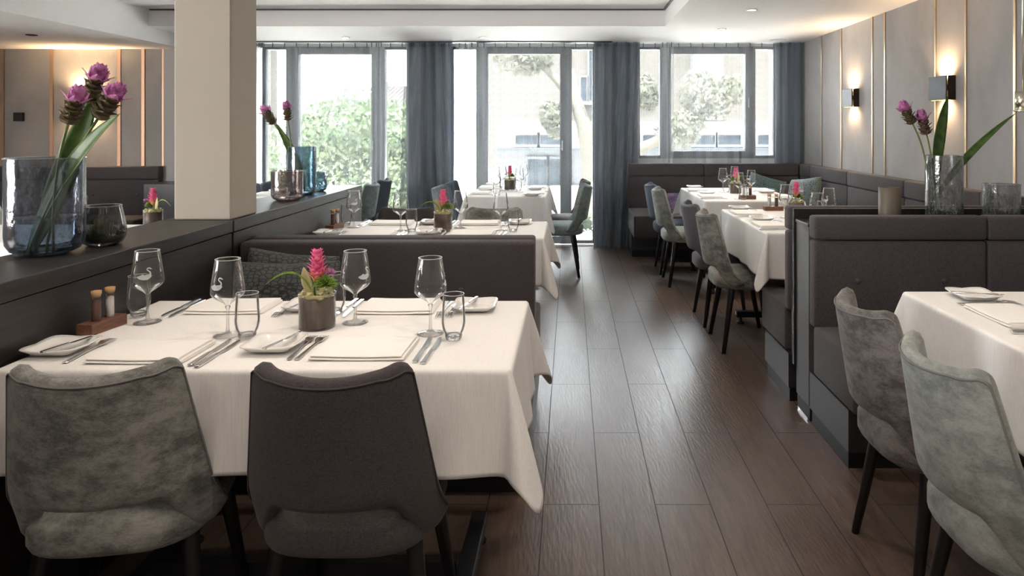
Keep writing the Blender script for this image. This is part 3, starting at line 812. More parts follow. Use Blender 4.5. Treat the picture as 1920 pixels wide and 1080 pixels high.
def table(cx, cy, W, D, label, seed, clabel, drop=.25, rot=False):
    t = thing('dining_table', label, 'table', (cx, cy, 0))
    MB().box(-W/2+.012, W/2-.012, -D/2+.012, D/2-.012, TH-.030, TH-.004).build('tabletop', M['darkpanel'], t, smooth=False)
    w, d = (W, D)
    if rot: w, d = D, W
    g = MB()
    px = w/2-.16; py = d/2-.02 if not rot else d/2-.05
    def B(x0, x1, y0, y1, z0, z1):
        if rot: return MB().box(y0, y1, x0, x1, z0, z1)
        return MB().box(x0, x1, y0, y1, z0, z1)
    for s in (-1, 1):
        B(s*px-.025, s*px+.025, -py+.02, py-.02, .045, .085).build('base_bar', M['black'], t, smooth=False, bevel=.003)
        for q in (-1, 1):
            f = MB(); c = (s*px, q*(py-.05)) if not rot else (q*(py-.05), s*px)
            f.lathe([(.0,0),(.026,0),(.026,.008),(.010,.018),(.010,.045)], 16, (c[0], c[1], 0)); f.build('levelling_foot', M['black'], t)
    B(-px+.025, px-.025, -.02, .02, .06, .11).build('cross_bar', M['black'], t, smooth=False)
    B(-.09, .09, -.035, .035, .11, TH-.03).build('column', M['black'], t, smooth=False, bevel=.003)
    cloth(cx, cy, W, D, clabel, seed, drop, wall=(W > D and cx > -1))
    return t
TB = {
 'A': (-.763, 2.050, 1.245, .690), 'B': (-.763, 4.08, 1.245, .68), 'C': (-.555, 6.60, .69, 1.18), 'D': (1.465, 6.28, .80, 1.25),
 'E': (1.475, 4.50, .80, 1.17), 'F': (1.575, 1.93, .80, 1.20), 'G': (-2.46, 6.45, .66, 1.10), 'H': (-2.98, 3.94, 1.30, .68), 'I': (-4.88, 5.08, 1.10, .66)}
nm = {'A': 'nearest left table', 'B': 'second left table', 'C': 'far middle table', 'D': 'far right corner table', 'E': 'middle right table', 'F': 'right foreground table',
      'G': 'table behind the divider end', 'H': 'table left of the divider', 'I': 'alcove table at the left edge'}
for i, (k, (x, y, w, d)) in enumerate(TB.items()):
    table(x, y, w, d, 'black metal framed dining table under white cloth, the '+nm[k], 20+i, 'white linen tablecloth on the '+nm[k], rot=(d > w))

# ------------------------------------------------------------------ tableware prototypes
def rim_ring(m, r, z, t=.0009, n=40):
    pts = [(r*math.cos(2*PI*i/n), r*math.sin(2*PI*i/n), z) for i in range(n+1)]; m.tube(pts, t, 6, cap=False)
def bowl_r(z):
    P = [(.083,.004),(.090,.011),(.100,.026),(.108,.037),(.116,.0435),(.122,.0448),(.135,.0438),(.165,.0395),(.19,.036),(.213,.0325)]
    for (a, ra), (b, rb) in zip(P[:-1], P[1:]):
        if a <= z <= b: return lerp(ra, rb, (z-a)/(b-a))
    return P[-1][1]
SWAN = [(-.020,.000),(-.013,-.006),(-.003,-.0085),(.008,-.008),(.015,-.003),(.019,.003),(.017,.004),(.013,.007),(.006,.0065),(.000,.005),(-.004,.0085),(-.012,.004),(-.016,.003)]
def swan(m, ang, z0=.142, s=1):
    def P(u, v):
        z = z0+v*s; r = bowl_r(z)+.0006; a = ang+u*s/ .042
        return (r*math.cos(a), r*math.sin(a), z)
    c = (0, 0)
    n = len(SWAN)
    m.add([P(*c)]+[P(*q) for q in SWAN], [(0, 1+i, 1+(i+1) % n) for i in range(n)])
    # neck: S-curve strip ending in a beak
    neck = [(.013,.003,.0022),(.0155,.008,.0020),(.0150,.013,.0017),(.0110,.0165,.0016),(.0065,.0205,.0015),(.0080,.0245,.0016),(.0120,.0255,.0019),(.0160,.0235,.0019),(.0195,.0215,.0006)]
    L = []; Rr = []
    for i, (u, v, w) in enumerate(neck):
        a = neck[max(0, i-1)]; b = neck[min(len(neck)-1, i+1)]; d = Vector((b[0]-a[0], b[1]-a[1])).normalized(); nn = (-d.y*w, d.x*w)
        L.append(P(u+nn[0], v+nn[1])); Rr.append(P(u-nn[0], v-nn[1]))
    k = len(neck)
    m.add(L+Rr, [(i, i+1, k+i+1, k+i) for i in range(k-1)])
def wineglass():
    t = thing('wine_glass', 'x', 'wine glass')
    m = MB(); m.shell([(.0035,.080)]+[(bowl_r(z), z) for z in (.083,.086,.09,.095,.1,.104,.108,.112,.116,.119,.122,.126,.135,.15,.165,.18,.195,.205,.213)], 40)
    m.build('bowl', M['glass'], t)
    m = MB(); rim_ring(m, .0325, .213); m.build('rim', M['rim'], t)
    m = MB(); m.lathe([(.0,.0),(.037,.0),(.038,.001),(.030,.0028),(.012,.006),(.0055,.012),(.0036,.025),(.0033,.055),(.0042,.072),(.007,.081),(.0,.085)], 32); m.build('stem', M['crystal'], t)
    m = MB(); swan(m, -PI/2); m.build('swan_etching', M['etch'], t)
    return t
def tumbler():
    t = thing('water_glass', 'x', 'water glass')
    m = MB(); m.shell([(.0,.010),(.019,.010),(.022,.014),(.0285,.028),(.0325,.045),(.0325,.055),(.031,.08),(.0295,.105),(.0285,.125)], 40); m.build('glass_wall', M['glass'], t)
    m = MB(); m.lathe([(.0,.0),(.019,.0),(.0215,.004),(.024,.014),(.021,.012),(.0,.0098)], 32); m.build('glass_base', M['crystal'], t)
    m = MB(); rim_ring(m, .0285, .125); m.build('rim', M['rim'], t)
    return t
def arch(m, h=.004, L=.2):
    m.v = [(x, y, z+h*math.cos(PI*y/L)) for x, y, z in m.v]; return m
def fork(L=.20):
    m = MB()
    w = .5
    def strip(pts, z0=.0, th=.0022):
        l = [(-a, y) for y, a in pts]; r_ = [(a, y) for y, a in pts]
        m.extrude(r_+l[::-1], z0, z0+th)
    strip([(-.10,.0045),(-.097,.0065),(-.08,.0062),(-.02,.0035),(.02,.0028),(.035,.004),(.045,.0095),(.06,.0115),(.063,.0115)])
    for k in range(4):
        x = -.0095+k*.00633
        m.extrude([(x-.0016,.062),(x+.0016,.062),(x+.0013,.095),(x+.0004,.10),(x-.0004,.10),(x-.0013,.095)], 0, .002)
    m.v = [(x, y, z+.0015+.010*smooth01(.03,.08,y)*(1-.9*smooth01(.05,.1,y))+.006*max(0,1-abs(y+.0)/.05)*.5) for x, y, z in m.v]
    return m.build('dinner_fork', M['steel'], smooth=False, bevel=.0006, seg=1)
def knife(L=.22, name='dinner_knife'):
    k = L/.22
    t = thing(name, 'x', 'knife')
    m = MB(); m.extrude([(x*k, y*k) for x, y in [(-.0055,-.11),(.0055,-.11),(.0075,-.105),(.0068,-.06),(.0045,-.005),(-.0045,-.005),(-.0068,-.06),(-.0075,-.105)]], 0, .0055)
    m.build('handle', M['steel'], t, smooth=False, bevel=.0015)
    m = MB(); m.extrude([(x*k, y*k) for x, y in [(-.0042,-.006),(.0042,-.006),(.0085,.008),(.0098,.05),(.008,.085),(.003,.105),(-.002,.11),(-.0045,.10),(-.0045,.02)]], .0015, .0030)
    m.build('blade', M['steel'], t, smooth=False)
    return t
def plate():
    m = MB()
    def g(u, v):
        a = 2*PI*u; rr = v
        e = 7
        c, s = math.cos(a), math.sin(a); k = (abs(c)**e+abs(s)**e)**(-1/e)
        z = .003+.014*smooth01(.62, 1, rr)+.004*smooth01(.8,1,rr)*abs(math.sin(2*a))
        return (c*k*rr*.070, s*k*rr*.070, z)
    m.grid(g, 40, 9, True)
    o = m.build('bread_plate', M['porcelain'])
    s = o.modifiers.new('thick', 'SOLIDIFY'); s.thickness = .0035; s.offset = -1
    return o
def napkin():
    m = MB()
    def slab(x0, x1, y0, y1, z0, th):
        def g(u, v):
            a = 2*PI*v
            x = lerp(x0, x1, u); yc = (y0+y1)/2; hy = (y1-y0)/2
            return (x+.002*math.sin(8*u+a), yc+hy*math.copysign(abs(math.cos(a))**.35, math.cos(a)), z0+th/2+th/2*math.copysign(abs(math.sin(a))**.8, math.sin(a))+.0012*math.sin(5*u+2))
        n0 = len(m.v); nu, nv = 14, 24
        m.grid(g, nu, nv)
        m.f.append(tuple(n0+j*nu for j in range(nv-1))); m.m.append(0)
        m.f.append(tuple(n0+j*nu+nu-1 for j in reversed(range(nv-1)))); m.m.append(0)
    slab(-.12, .118, -.088, .085, .0, .0085); slab(-.116, .112, -.085, .078, .0070, .0075)
    return m.build('folded_napkin', M['napkin'], smooth=True, auto=50)
P_ = {'wine': Proto(wineglass()), 'water': Proto(tumbler()), 'fork': Proto(fork()), 'knife': Proto(knife()), 'bknife': Proto(knife(.165, 'butter_knife')), 'plate': Proto(plate()), 'napkin': Proto(napkin())}
CATS = {'fork': 'fork', 'plate': 'plate', 'napkin': 'napkin'}
def put(kind, x, y, rz, label, z=TH+.0022, group=None, lay=0):
    p = P_[kind]
    if kind in CATS: p.o['category'] = CATS[kind]
    return p.place((x, y, z), rz, label, group)
def setting(tk, cx, cy, th, seat, wine=None, water=None, forks=2, nap=True, parts='all', wr=0):
    """th: direction the guest looks (0=+Y). Local offsets: x to the guest's right, y away from the guest"""
    a = R(th); ca, sa = math.cos(a), math.sin(a); T = nm[tk]
    def W(x, y): return cx+x*ca-y*sa, cy+x*sa+y*ca
    z = TH+.0022
    g = 'place settings on the '+T
    def q(kind, x, y, rz, lab, zz=z):
        X, Y = W(x, y); return put(kind, X, Y, a+rz, lab+' at the '+seat+' place, '+T, zz, g)
    if nap: q('napkin', 0, 0, 0, 'folded white napkin')
    q('plate', -.245, .015, 0, 'small square white bread plate')
    q('bknife', -.225, .02, R(-12), 'butter knife on the bread plate', z+.019)
    q('fork', -.175, .02, R(2), 'outer steel fork')
    if forks > 1: q('fork', -.150, .02, R(-1), 'inner steel fork')
    q('knife', .145, .01, R(1), 'inner steel knife')
    q('knife', .170, .0, R(-1), 'outer steel knife')
    if wine:
        put('wine', wine[0], wine[1], wr, 'stemmed wine glass with etched swan, '+seat+' place of the '+T, z, 'wine glasses on the '+T)
    if water:
        put('water', water[0], water[1], 0, 'clear stemless water glass, '+seat+' place of the '+T, z, 'water glasses on the '+T)
def left_table(tk, dy):
    setting(tk, -1.07, 1.825+dy, 0, 'front left', (-.956,1.985+dy), (-.888,1.955+dy), forks=1, wr=R(-18))
    setting(tk, -.53, 1.85+dy, 0, 'front right', (-.395,2.005+dy), (-.32,1.945+dy), wr=R(95))
    setting(tk, -1.08, 2.285+dy, 180, 'back left', (-1.26,2.12+dy), (-1.325,2.185+dy), forks=1, wr=R(20))
    setting(tk, -.55, 2.285+dy, 180, 'back right', (-.64,2.115+dy), (-.735,2.22+dy), wr=R(55))
left_table('A', 0); left_table('B', 2.02)
for tk in ('C', 'D', 'E'):
    x, y, w, d = TB[tk]
    for sx, th, sn in ((-1, -90, 'left'), (1, 90, 'right')):
        for sy, dn in ((-1, 'near'), (1, 'far')):
            cx = x+sx*(w/2-.105); cy = y+sy*d*.25
            gx = x+sx*.09; gy = cy+(-.16 if sx < 0 else .16)*1.0
            if tk == 'E': gy -= .05
            setting(tk, cx, cy, th, dn+' '+sn, (gx, gy), (gx-sx*.015, gy+(-.075 if sx < 0 else .075)), forks=1, wr=R(40*sx+90*sy))
x, y, w, d = TB['F']
setting('F', x-w/2+.175, 2.17, -90, 'far left', None, None, forks=2)
setting('F', x-w/2+.175, 1.60, -90, 'near left', None, None, forks=2)
setting('G', -2.66, 6.2, -90, 'near left', (-2.50,6.35), (-2.48,6.52), forks=1)
setting('G', -2.26, 6.2, 90, 'near right', (-2.44,6.10), None, forks=1)
put('wine', -4.42, 5.12, 0, 'stemmed wine glass at the left picture edge in the alcove', group='alcove glass')

# ------------------------------------------------------------------ salt and pepper blocks
def cruet(label, loc, rz):
    t = thing('cruet_block', label, 'salt and pepper set', loc, rz)
    MB().box(-.025, .025, -.065, .065, .0, .030).build('wooden_block', M['walnut'], t, smooth=False, bevel=.0015)
    for y, mt, in ((-.022, 'pepper'), (.028, 'salt')):
        MB().lathe([(.0,.012),(.0105,.012),(.0105,.088),(.0,.088)], 18, (0,y,0)).build(mt+'_filling', M[mt], t)
        g = MB().shell([(.012,.010),(.012,.105)], 20, (0,y,0)).build('glass_tube', M['glass'], t)
        MB().lathe([(.0,.098),(.0105,.098),(.0135,.108),(.0135,.115),(.0,.116)], 18, (0,y,0)).build('cork_stopper', M['cork'], t)
    return t
cr0 = cruet('walnut block with corked salt and pepper tubes, '+nm['A'], (-1.345,2.045,TH+.0022), R(-8))
dup(cr0, (-1.345,4.06,TH+.0022), R(-8), 'walnut block with corked salt and pepper tubes, '+nm['B'])
dup(cr0, (1.44,5.80,TH+.0022), R(90), 'walnut block with corked salt and pepper tubes, '+nm['D'])
dup(cr0, (1.42,4.99,TH+.0022), R(90), 'walnut block with corked salt and pepper tubes, '+nm['E'])

# ------------------------------------------------------------------ plants
def frame_from(d):
    d = Vector(d).normalized(); return d.to_track_quat('Z', 'Y').to_matrix().to_4x4()
def petals(m, z, r0, n, L, w, open_, curl, ph=0, Mx=None):
    for k in range(n):
        a = ph+2*PI*k/n
        def g(u, v):
            s = (u*2-1); wd = w*math.sin(PI*min(1, .12+.88*v))**.8*(1-.35*v)
            rr = r0+L*(math.sin(open_)*v+curl*v*v*v)-.15*w*(1-s*s)*0
            zz = z+L*math.cos(open_)*v-L*.15*max(0,curl)*v**4
            rr += (1-s*s)*.12*w
            x = rr; y = s*wd/2
            return (x*math.cos(a)-y*math.sin(a), x*math.sin(a)+y*math.cos(a), zz)
        m.grid(g, 4, 6)
def bloom(parent, base, d, s=1., pm='petal', bm_='bract'):
    Mx = Matrix.Translation(base) @ frame_from(d) @ Matrix.Scale(s, 4)
    b = MB()
    for k in range(5): petals(b, .0+k*.015, .007, 4, .030, .046, .80-.06*k, .25, k*.6)
    b.xf(Mx); b.build('bracts', M[bm_], parent)
    p = MB()
    for k in range(4): petals(p, .060+k*.009, .006, 5, .052-.003*k, .040, .62-.12*k, -.15 if k else .15, k*.63)
    p.xf(Mx); p.build('petals', M[pm], parent)
def bez(p0, p1, p2, n=12):
    p0, p1, p2 = map(Vector, (p0, p1, p2)); return [(p0*(1-t)**2+p1*2*t*(1-t)+p2*t*t) for t in [i/n for i in range(n+1)]]
def flower(label, base, mid, top, s=1, r=.004, pm='petal', group=None, cat='flower'):
    t = thing('cut_flower', label, cat, (0,0,0), 0, group)
    pts = bez(base, mid, top); MB().tube(pts, r, 8).build('stem', M['stem'], t)
    bloom(t, pts[-1], (pts[-1]-pts[-2]).normalized(), s, pm); return t
def blade(label, base, mid, top, w, up=(0,-1,0), group=None, name='long_leaf', fold=.25, parent=None, mat='leaf', peak=.5):
    m = MB(); pts = bez(base, mid, top, 20); upv = Vector(up)
    def g(u, v):
        k = v*20; i = min(19, int(k)); p = pts[i].lerp(pts[i+1], k-i)
        tg = (pts[min(20, i+1)]-pts[max(0, i-1)]).normalized(); sd = tg.cross(upv).normalized(); nn = sd.cross(tg)
        vv = v**(math.log(.5)/math.log(peak)); ww = w*max(.06, math.sin(PI*vv)**.8) if v < .995 else 0
        s = u*2-1
        return p+sd*s*ww/2+nn*abs(s)*fold*ww*.5
    m.grid(g, 7, 21)
    o = m.build(name, M[mat], parent)
    s = o.modifiers.new('thick', 'SOLIDIFY'); s.thickness = .0008
    if not parent: tag(o, label, 'leaf', group)
    return o
def vase(label, loc, prof_out, mat, water=None, th=.004, name='glass_vase', n=48, wave=0, cat='vase', wall=.005):
    t = thing(name, label, cat, loc)
    m = MB(); m.shell(prof_out, n); m.build('vase_wall', M[mat], t)
    m = MB(); m.lathe([(.0,.0)]+[(r-.004, z+.001) for r, z in prof_out if z < .012]+[(max(.0,prof_out[1][0]-.01),.014),(.0,.012)], n); m.build('vase_base', M['crystal'], t)
    r, z = prof_out[-1]; mm = MB(); pts = [(r*math.cos(2*PI*i/n), r*math.sin(2*PI*i/n), z) for i in range(n+1)]; mm.tube(pts, .0022, 8, cap=False); mm.build('vase_rim', M['crystal'], t)
    if water:
        pr = [(.0,.015)]+[(rr-.005, zz) for rr, zz in prof_out if .015 < zz < water]+[(prof_out[-1][0]-.005, water), (.0, water)]
        MB().lathe(pr, n).build('water', M['water'], t)
    return t
def cylp(R_, H_, rb=.03, top=0): return [(.0,.0),(R_-rb,.0),(R_-rb*.3,rb*.35),(R_-rb*.05,rb*.8),(R_,rb*1.3)]+[(R_+top*k/6, lerp(rb*1.3, H_, k/6)) for k in range(1, 7)]
CT = .967
V1 = (-1.597, 2.165, CT)
vase('large smoky bubbled glass vase with purple flowers on the near divider', V1, cylp(.103, .292, .045), 'smoke', .115)
S1 = 1335/2.165
def W1(px, py, Y=2.165): k = Y/F; return Vector(((px-1070)*k, Y, HC+(240-py)*k))
flower('tall purple flower leaning right, topmost bloom in the large left vase', W1(85,480,2.19), W1(110,330,2.2), W1(164,192,2.19), 1.0)
flower('right purple flower bloom in the large left vase', W1(50,480,2.14), W1(110,330,2.14), W1(184,222,2.14), 1.0)
flower('left purple flower bloom, lowest one in the large left vase', W1(100,478,2.13), W1(95,330,2.13), W1(128,232,2.12), .95)
blade('broad green leaf in the middle of the large left vase', W1(60,478,2.18), W1(130,310,2.2), W1(182,170,2.19), .075, (0.3,-1,.2))
blade('broad green leaf pointing right in the large left vase', W1(50,470,2.16), W1(120,300,2.13), W1(226,212,2.10), .062, (-.2,-1,.5))
t = vase('small rounded smoky glass bowl with moss on the near divider', (-1.535,2.335,CT), [(.0,.0),(.040,.0),(.058,.010),(.067,.028),(.069,.045),(.066,.07),(.060,.10),(.054,.128)], 'bowl_smoke', name='glass_bowl', cat='vase')
m = MB(); rnd = random.Random(3)
for k in range(260):
    a = rnd.uniform(0, 6.28); q = rnd.random()**.5; r_ = .055*q; z = .026+.062*(1-q*q)*rnd.uniform(.6,1.1)
    x, y = r_*math.cos(a), r_*math.sin(a); m.tube([(x*.8,y*.8,z*.6),(x,y,z+.004)], [.003,.0015], 4)
m.sellip((0,0,.022), (.058,.058,.018), 1, 1, 24, 10)
m.build('moss', M['moss_dark'], t)
# far divider vases
vase('wide bronze glass vase on the divider behind the column', (-1.505,3.78,CT), cylp(.081,.155,.03), 'bronze_glass')
V3 = (-1.545, 4.10, CT)
vase('tall blue bronze glass vase with two pink flowers behind the column', V3, cylp(.078,.275,.03), 'blue_glass')
vase('small blue glass tumbler vase at the right of the divider vases', (-1.535,4.32,CT), [(.0,.0),(.035,.0),(.050,.012),(.056,.035),(.052,.08),(.047,.115)], 'blue_glass')
W3 = lambda px, py: W1(px, py, 4.10)
flower('dark pink flower nearer the column in the tall blue vase', W3(568,360), W3(560,300), W3(514,232), 1.0)
flower('taller dark pink flower in the tall blue vase', W3(560,360), W3(548,290), W3(540,226), .9)
blade('slim green leaf beside the pink flowers in the tall blue vase', W3(572,360), W3(562,300), W3(515,228), .05, (.3,-1,0))
# right vases on the cabinet (z=.909)
CZ = .9095
W4 = lambda px, py: W1(px, py, 3.36)
o = thing('candle_holder', 'cylindrical frosted taupe glass candle holder on the right cabinet', 'candle holder', (1.508,3.365,CZ))
MB().lathe([(.0,.0),(.048,.0),(.050,.003),(.050,.160),(.046,.160),(.045,.012),(.0,.010)], 40).build('glass_body', M['frosted'], o)
vase('tall silver smoked vase with pink flowers on the right cabinet', (1.765,3.365,CZ), cylp(.082,.310,.012), 'silver_glass', .075)
vase('low wide silver bubbled glass vase on the right cabinet', (2.035,3.365,CZ), cylp(.080,.175,.012), 'silver_glass')
flower('left pink flower bloom in the tall vase on the right', W4(1745,390), W4(1742,290), W4(1711,232), .95)
flower('lower pink flower bloom in the tall vase on the right', W4(1755,390), W4(1750,300), W4(1737,252), .95)
blade('upright broad leaf in the tall vase on the right', W4(1760,390), W4(1745,290), W4(1778,178), .062, (.2,-1,0), peak=.62)
blade('long thin leaf arching right from the tall vase on the right', W4(1745,385), W4(1800,290), W4(1905,212), .034, (0,-1,.4), peak=.5)

def arrangement(label, loc, rz=0, wrap='brownwrap', s=1, detailed=True):
    t = thing('flower_pot', label, 'flower arrangement', loc, rz)
    MB().lathe([(.0,.006),(.0475,.006),(.0475,.088),(.0,.088)], 36).build('leaf_wrap', M[wrap], t)
    MB().shell([(.0,.0),(.049,.0),(.0515,.004),(.0515,.099)], 36).build('glass_pot', M['glass'], t)
    m = MB(); rim_ring(m, .0515, .099, .0014); m.build('pot_rim', M['crystal'], t)
    pts = bez((-.008,0,.08), (-.012,0,.12), (.0,0,.135), 6); MB().tube(pts, .004, 8).build('stem', M['stem'], t)
    b = MB()
    for k in range(2): petals(b, .130+k*.010, .004, 5, .030, .022, .5, .1, k*.6)
    b.build('lower_petals', M['petal_or'], t)
    b = MB()
    for k in range(7): petals(b, .143+k*.011, .005, 5, .033-.002*k, .026, .70-.07*k, .20, k*.63)
    b.build('petals', M['petal_hot'], t)
    rnd = random.Random(11); m = MB()
    for k in range(330):
        v = Vector((rnd.gauss(0,1), rnd.gauss(0,1), abs(rnd.gauss(0,1))+.1)).normalized(); c = Vector((.026,-.006,.120)); L = rnd.uniform(.026,.042)
        m.tube([c+v*.004, c+v*L*.7, c+v*L+Vector((0,0,-.004))], [.0010,.0012,.0005], 4)
    m.build('green_bloom', M['moss'], t)
    m = MB()
    for k in range(11):
        a = k*.61+.3; rr = .030+.012*(k % 3)/2; c = Vector((rr*math.cos(a)*.95, rr*math.sin(a)*.95, .093))
        m.sellip(c, (.015, .013, .008), 1, 1, 10, 6)
    for k in range(9):
        a = k*.75; 
        def g(u, v, a=a):
            s = u*2-1; L = .045; r_ = .030+L*v*.35; w = .022*math.sin(PI*(.1+.85*v)); z = .092+.018*math.sin(PI*v*.8)
            return (r_*math.cos(a)-s*w/2*math.sin(a), r_*math.sin(a)+s*w/2*math.cos(a), z)
        m.grid(g, 4, 5)
    m.build('pale_leaves', M['yellowleaf'], t)
    # tall heart leaf behind the bloom and bent grass blade
    blade('', (-.018,.0,.09), (-.030,.0,.13), (-.040,-.0,.175), .030, (0,-1,0), parent=t, name='heart_leaf', mat='yellowleaf')
    blade('', (-.012,0,.095), (-.055,-.01,.21), (-.145,-.02,.125), .006, (0,-1,0), parent=t, name='grass_blade', mat='moss')
    m = MB()
    for k in range(60):
        a = rnd.uniform(0, 6.28); b_ = rnd.uniform(-.3, 1.2); v = Vector((math.cos(a)*math.cos(b_), math.sin(a)*math.cos(b_), math.sin(b_))); c = Vector((.028,.02,.150)); m.tube([c, c+v*.02], [.0006,.0009], 3)
    m.build('spiky_seed_head', M['petal'], t)
    return t
ar = arrangement('brown wrapped glass pot with hot pink bloom on the '+nm['A'], (-.735,2.065,TH+.0022))
dup(ar, (-.73,4.07,TH+.0022), R(20), 'brown wrapped glass pot with hot pink bloom on the '+nm['B'])
dup(ar, (-.57,6.67,TH+.0022), R(80), 'glass pot with small pink bloom on the '+nm['C'])
dup(ar, (1.46,6.30,TH+.0022), R(120), 'glass pot with pink bloom on the '+nm['D'])
dup(ar, (1.475,4.66,TH+.0022), R(60), 'glass pot with pink bloom on the '+nm['E'])
dup(ar, (-2.44,4.16,TH+.0022), R(150), 'glass pot with pink bloom on the '+nm['H'])

# ------------------------------------------------------------------ outdoors
def leafcloud(name, label, cat, blobs, n, size, mat, seed, trunk=None, kind=None, group=None):
    rnd = random.Random(seed); m = MB()
    for (c, r) in blobs:
        for k in range(int(n)):
            v = Vector((rnd.gauss(0,1), rnd.gauss(0,1), rnd.gauss(0,1))).normalized()*rnd.uniform(.72, 1.0)
            p = Vector((c[0]+v.x*r[0], c[1]+v.y*r[1], c[2]+v.z*r[2]))
            if p.z < .02: continue
            a = Vector((rnd.gauss(0,1), rnd.gauss(0,1), rnd.gauss(0,1))).normalized(); b = a.cross(v)
            if b.length < .01: continue
            b.normalize(); s = size*rnd.uniform(.6, 1.3)
            m.add([p-a*s, p+b*s*.45, p+a*s, p-b*s*.45], [(0,1,2,3)])
    t = thing(name, label, cat, (0,0,0), 0, group)
    o = m.build('foliage', M[mat], t, smooth=False)
    if trunk:
        q = MB()
        for pts, rr in trunk: q.tube(pts, rr, 10)
        q.build('trunk', M['trunk'], t)
    return t
def P3(px, py, Y): return ((px-1070)*Y/F, Y, HC+(240-py)*Y/F)
S('ground_outside', MB().box(-60, 60, 8.76, 90, -.12, -.02), plain('pale_paving', (.60,.59,.57), .9))
bl = []
for px, py, r in ((575,290,.75),(620,270,.8),(670,250,.85),(720,265,.8),(590,360,.8),(650,350,.9),(710,350,.85),(560,400,.7),(620,430,.7),(700,420,.8)):
    bl.append((P3(px, py, 12.5), (r, r*.9, r)))
leafcloud('garden_shrub', 'large rounded green bush outside the left window', 'shrub', bl, 1500, .055, 'foliage', 5, [([( -3.7,12.5,0),(-3.65,12.5,1.0)], [.07,.05])])
bl = [(P3(px, py, 11.2), (r, r, r)) for px, py, r in ((755,320,.36),(748,360,.42),(770,390,.45),(748,270,.28))]
leafcloud('garden_shrub', 'brighter leafy shrub outside beside the dark drape', 'shrub', bl, 1200, .045, 'foliage', 6, [([(-2.6,11.2,0),(-2.6,11.2,.6)], [.04,.03])])
bl = [(P3(px, py, 9.4), (.20,.20,.22)) for px, py in ((1095,440),(1112,432),(1078,446),(1040,440))]
leafcloud('garden_shrub', 'low green hedge at ground level outside the middle window', 'shrub', bl, 700, .03, 'foliage', 7)
bl = [(P3(px, py, 11.0), (r, r, r)) for px, py, r in ((1035,215,.22),(1045,238,.20),(960,105,.30),(990,112,.28),(1010,105,.25),(1205,165,.24),(1212,185,.2),(1270,250,.35),(1290,235,.3),(1330,180,.40),(1310,170,.35),(1350,190,.3),(1375,170,.25))]
tr = [([P3(985,90,11), P3(1020,125,11), P3(1045,150,11), P3(1080,195,11), P3(1095,235,11), P3(1108,300,11), P3(1112,400,11), (P3(1115,440,11)[0],11,-.05)], [.05,.06,.07,.09,.12,.15,.17,.2]),
      ([P3(1070,130,11), P3(1082,190,11), P3(1097,235,11)], [.05,.08,.10]),
      ([P3(1110,330,11), P3(1180,290,11), P3(1235,262,11), P3(1290,235,11), P3(1340,190,11)], [.12,.10,.08,.06,.03])]
leafcloud('plane_tree', 'pale barked tree with spreading branches outside the middle window', 'tree', bl, 420, .05, 'foliage2', 8, tr)
MW = plain('white_render', (.060,.063,.068), .9, spec=0.0); MBg = plain('beige_render', (.036,.0335,.030), .9, spec=0.0); MGl = plain('building_glass', (.012,.016,.02), .5, 0, spec=.02)
def tiles():
    m, nt, b = newmat('roof_tiles'); w = N(nt, 'ShaderNodeTexWave', wave_type='BANDS', bands_direction='X'); w.inputs['Scale'].default_value = 1.6; nt.links.new(coords(nt), w.inputs['Vector'])
    nt.links.new(ramp(nt, w.outputs['Fac'], [(.2, (.010,.0095,.0095)), (.8, (.030,.027,.026))]), b.inputs['Base Color']); setp(b, rough=.8, spec=0.0); return m
MT = tiles()
def building(name, label, x0, x1, y0, y1, z1, mat, wins, winmat=None, extra=None):
    t = thing(name, label, 'building', (0,0,0))
    MB().box(x0, x1, y0, y1, -.05, z1).build('building_wall', mat, t, smooth=False)
    for (a, b, c, d) in wins:
        f = MB().box(a, b, y0-.03, y0+.02, c, d).build('window_pane', winmat or MGl, t, smooth=False)
        g = MB(); e = .06
        g.box(a-e, b+e, y0-.06, y0-.01, d, d+e); g.box(a-e, b+e, y0-.06, y0-.01, c-e, c); g.box(a-e, a, y0-.06, y0-.01, c, d); g.box(b, b+e, y0-.06, y0-.01, c, d)
        g.build('window_surround', MW, t, smooth=False)
    return t
def Q(px, Y): return (px-1070)*Y/F
def Z(py, Y): return HC+(240-py)*Y/F
# beige block of flats, right
Y = 24
t = building('apartment_building', 'tall beige apartment building outside the right windows', Q(900,Y), Q(1640,Y), Y, Y+8, Z(20,Y), MBg,
   [(Q(1089,Y),Q(1100,Y),Z(190,Y),Z(145,Y)), (Q(1105,Y),Q(1118,Y),Z(190,Y),Z(95,Y)), (Q(1300,Y),Q(1348,Y),Z(128,Y),Z(96,Y)), (Q(1205,Y),Q(1222,Y),Z(200,Y),Z(150,Y))])
MB().box(Q(1086,Y), Q(1122,Y), Y-.9, Y-.02, Z(197,Y), Z(192,Y)).build('balcony', MW, t, smooth=False)
MB().box(Q(1295,Y), Q(1350,Y), Y-.5, Y-.01, Z(225,Y), Z(80,Y)).build('stair_tower', MW, t, smooth=False)
Y = 17
t = building('garden_pavilion', 'low white flat roofed building with a band of windows outside', Q(935,Y), Q(1620,Y), Y, Y+4, Z(228,Y), MW,
   [(Q(a,Y),Q(b,Y),Z(271,Y),Z(253,Y)) for a, b in ((967,1008),(1012,1052),(1205,1238),(1284,1340),(1346,1388),(1420,1470))]+[(Q(a,Y),Q(b,Y),Z(350,Y),Z(298,Y)) for a, b in ((990,1026),(1030,1066))])
MB().box(Q(930,Y), Q(1625,Y), Y-.5, Y-.01, Z(282,Y), Z(277,Y)).build('canopy', plain('zinc_canopy', (.020,.023,.027), .5, spec=0.0), t, smooth=False)
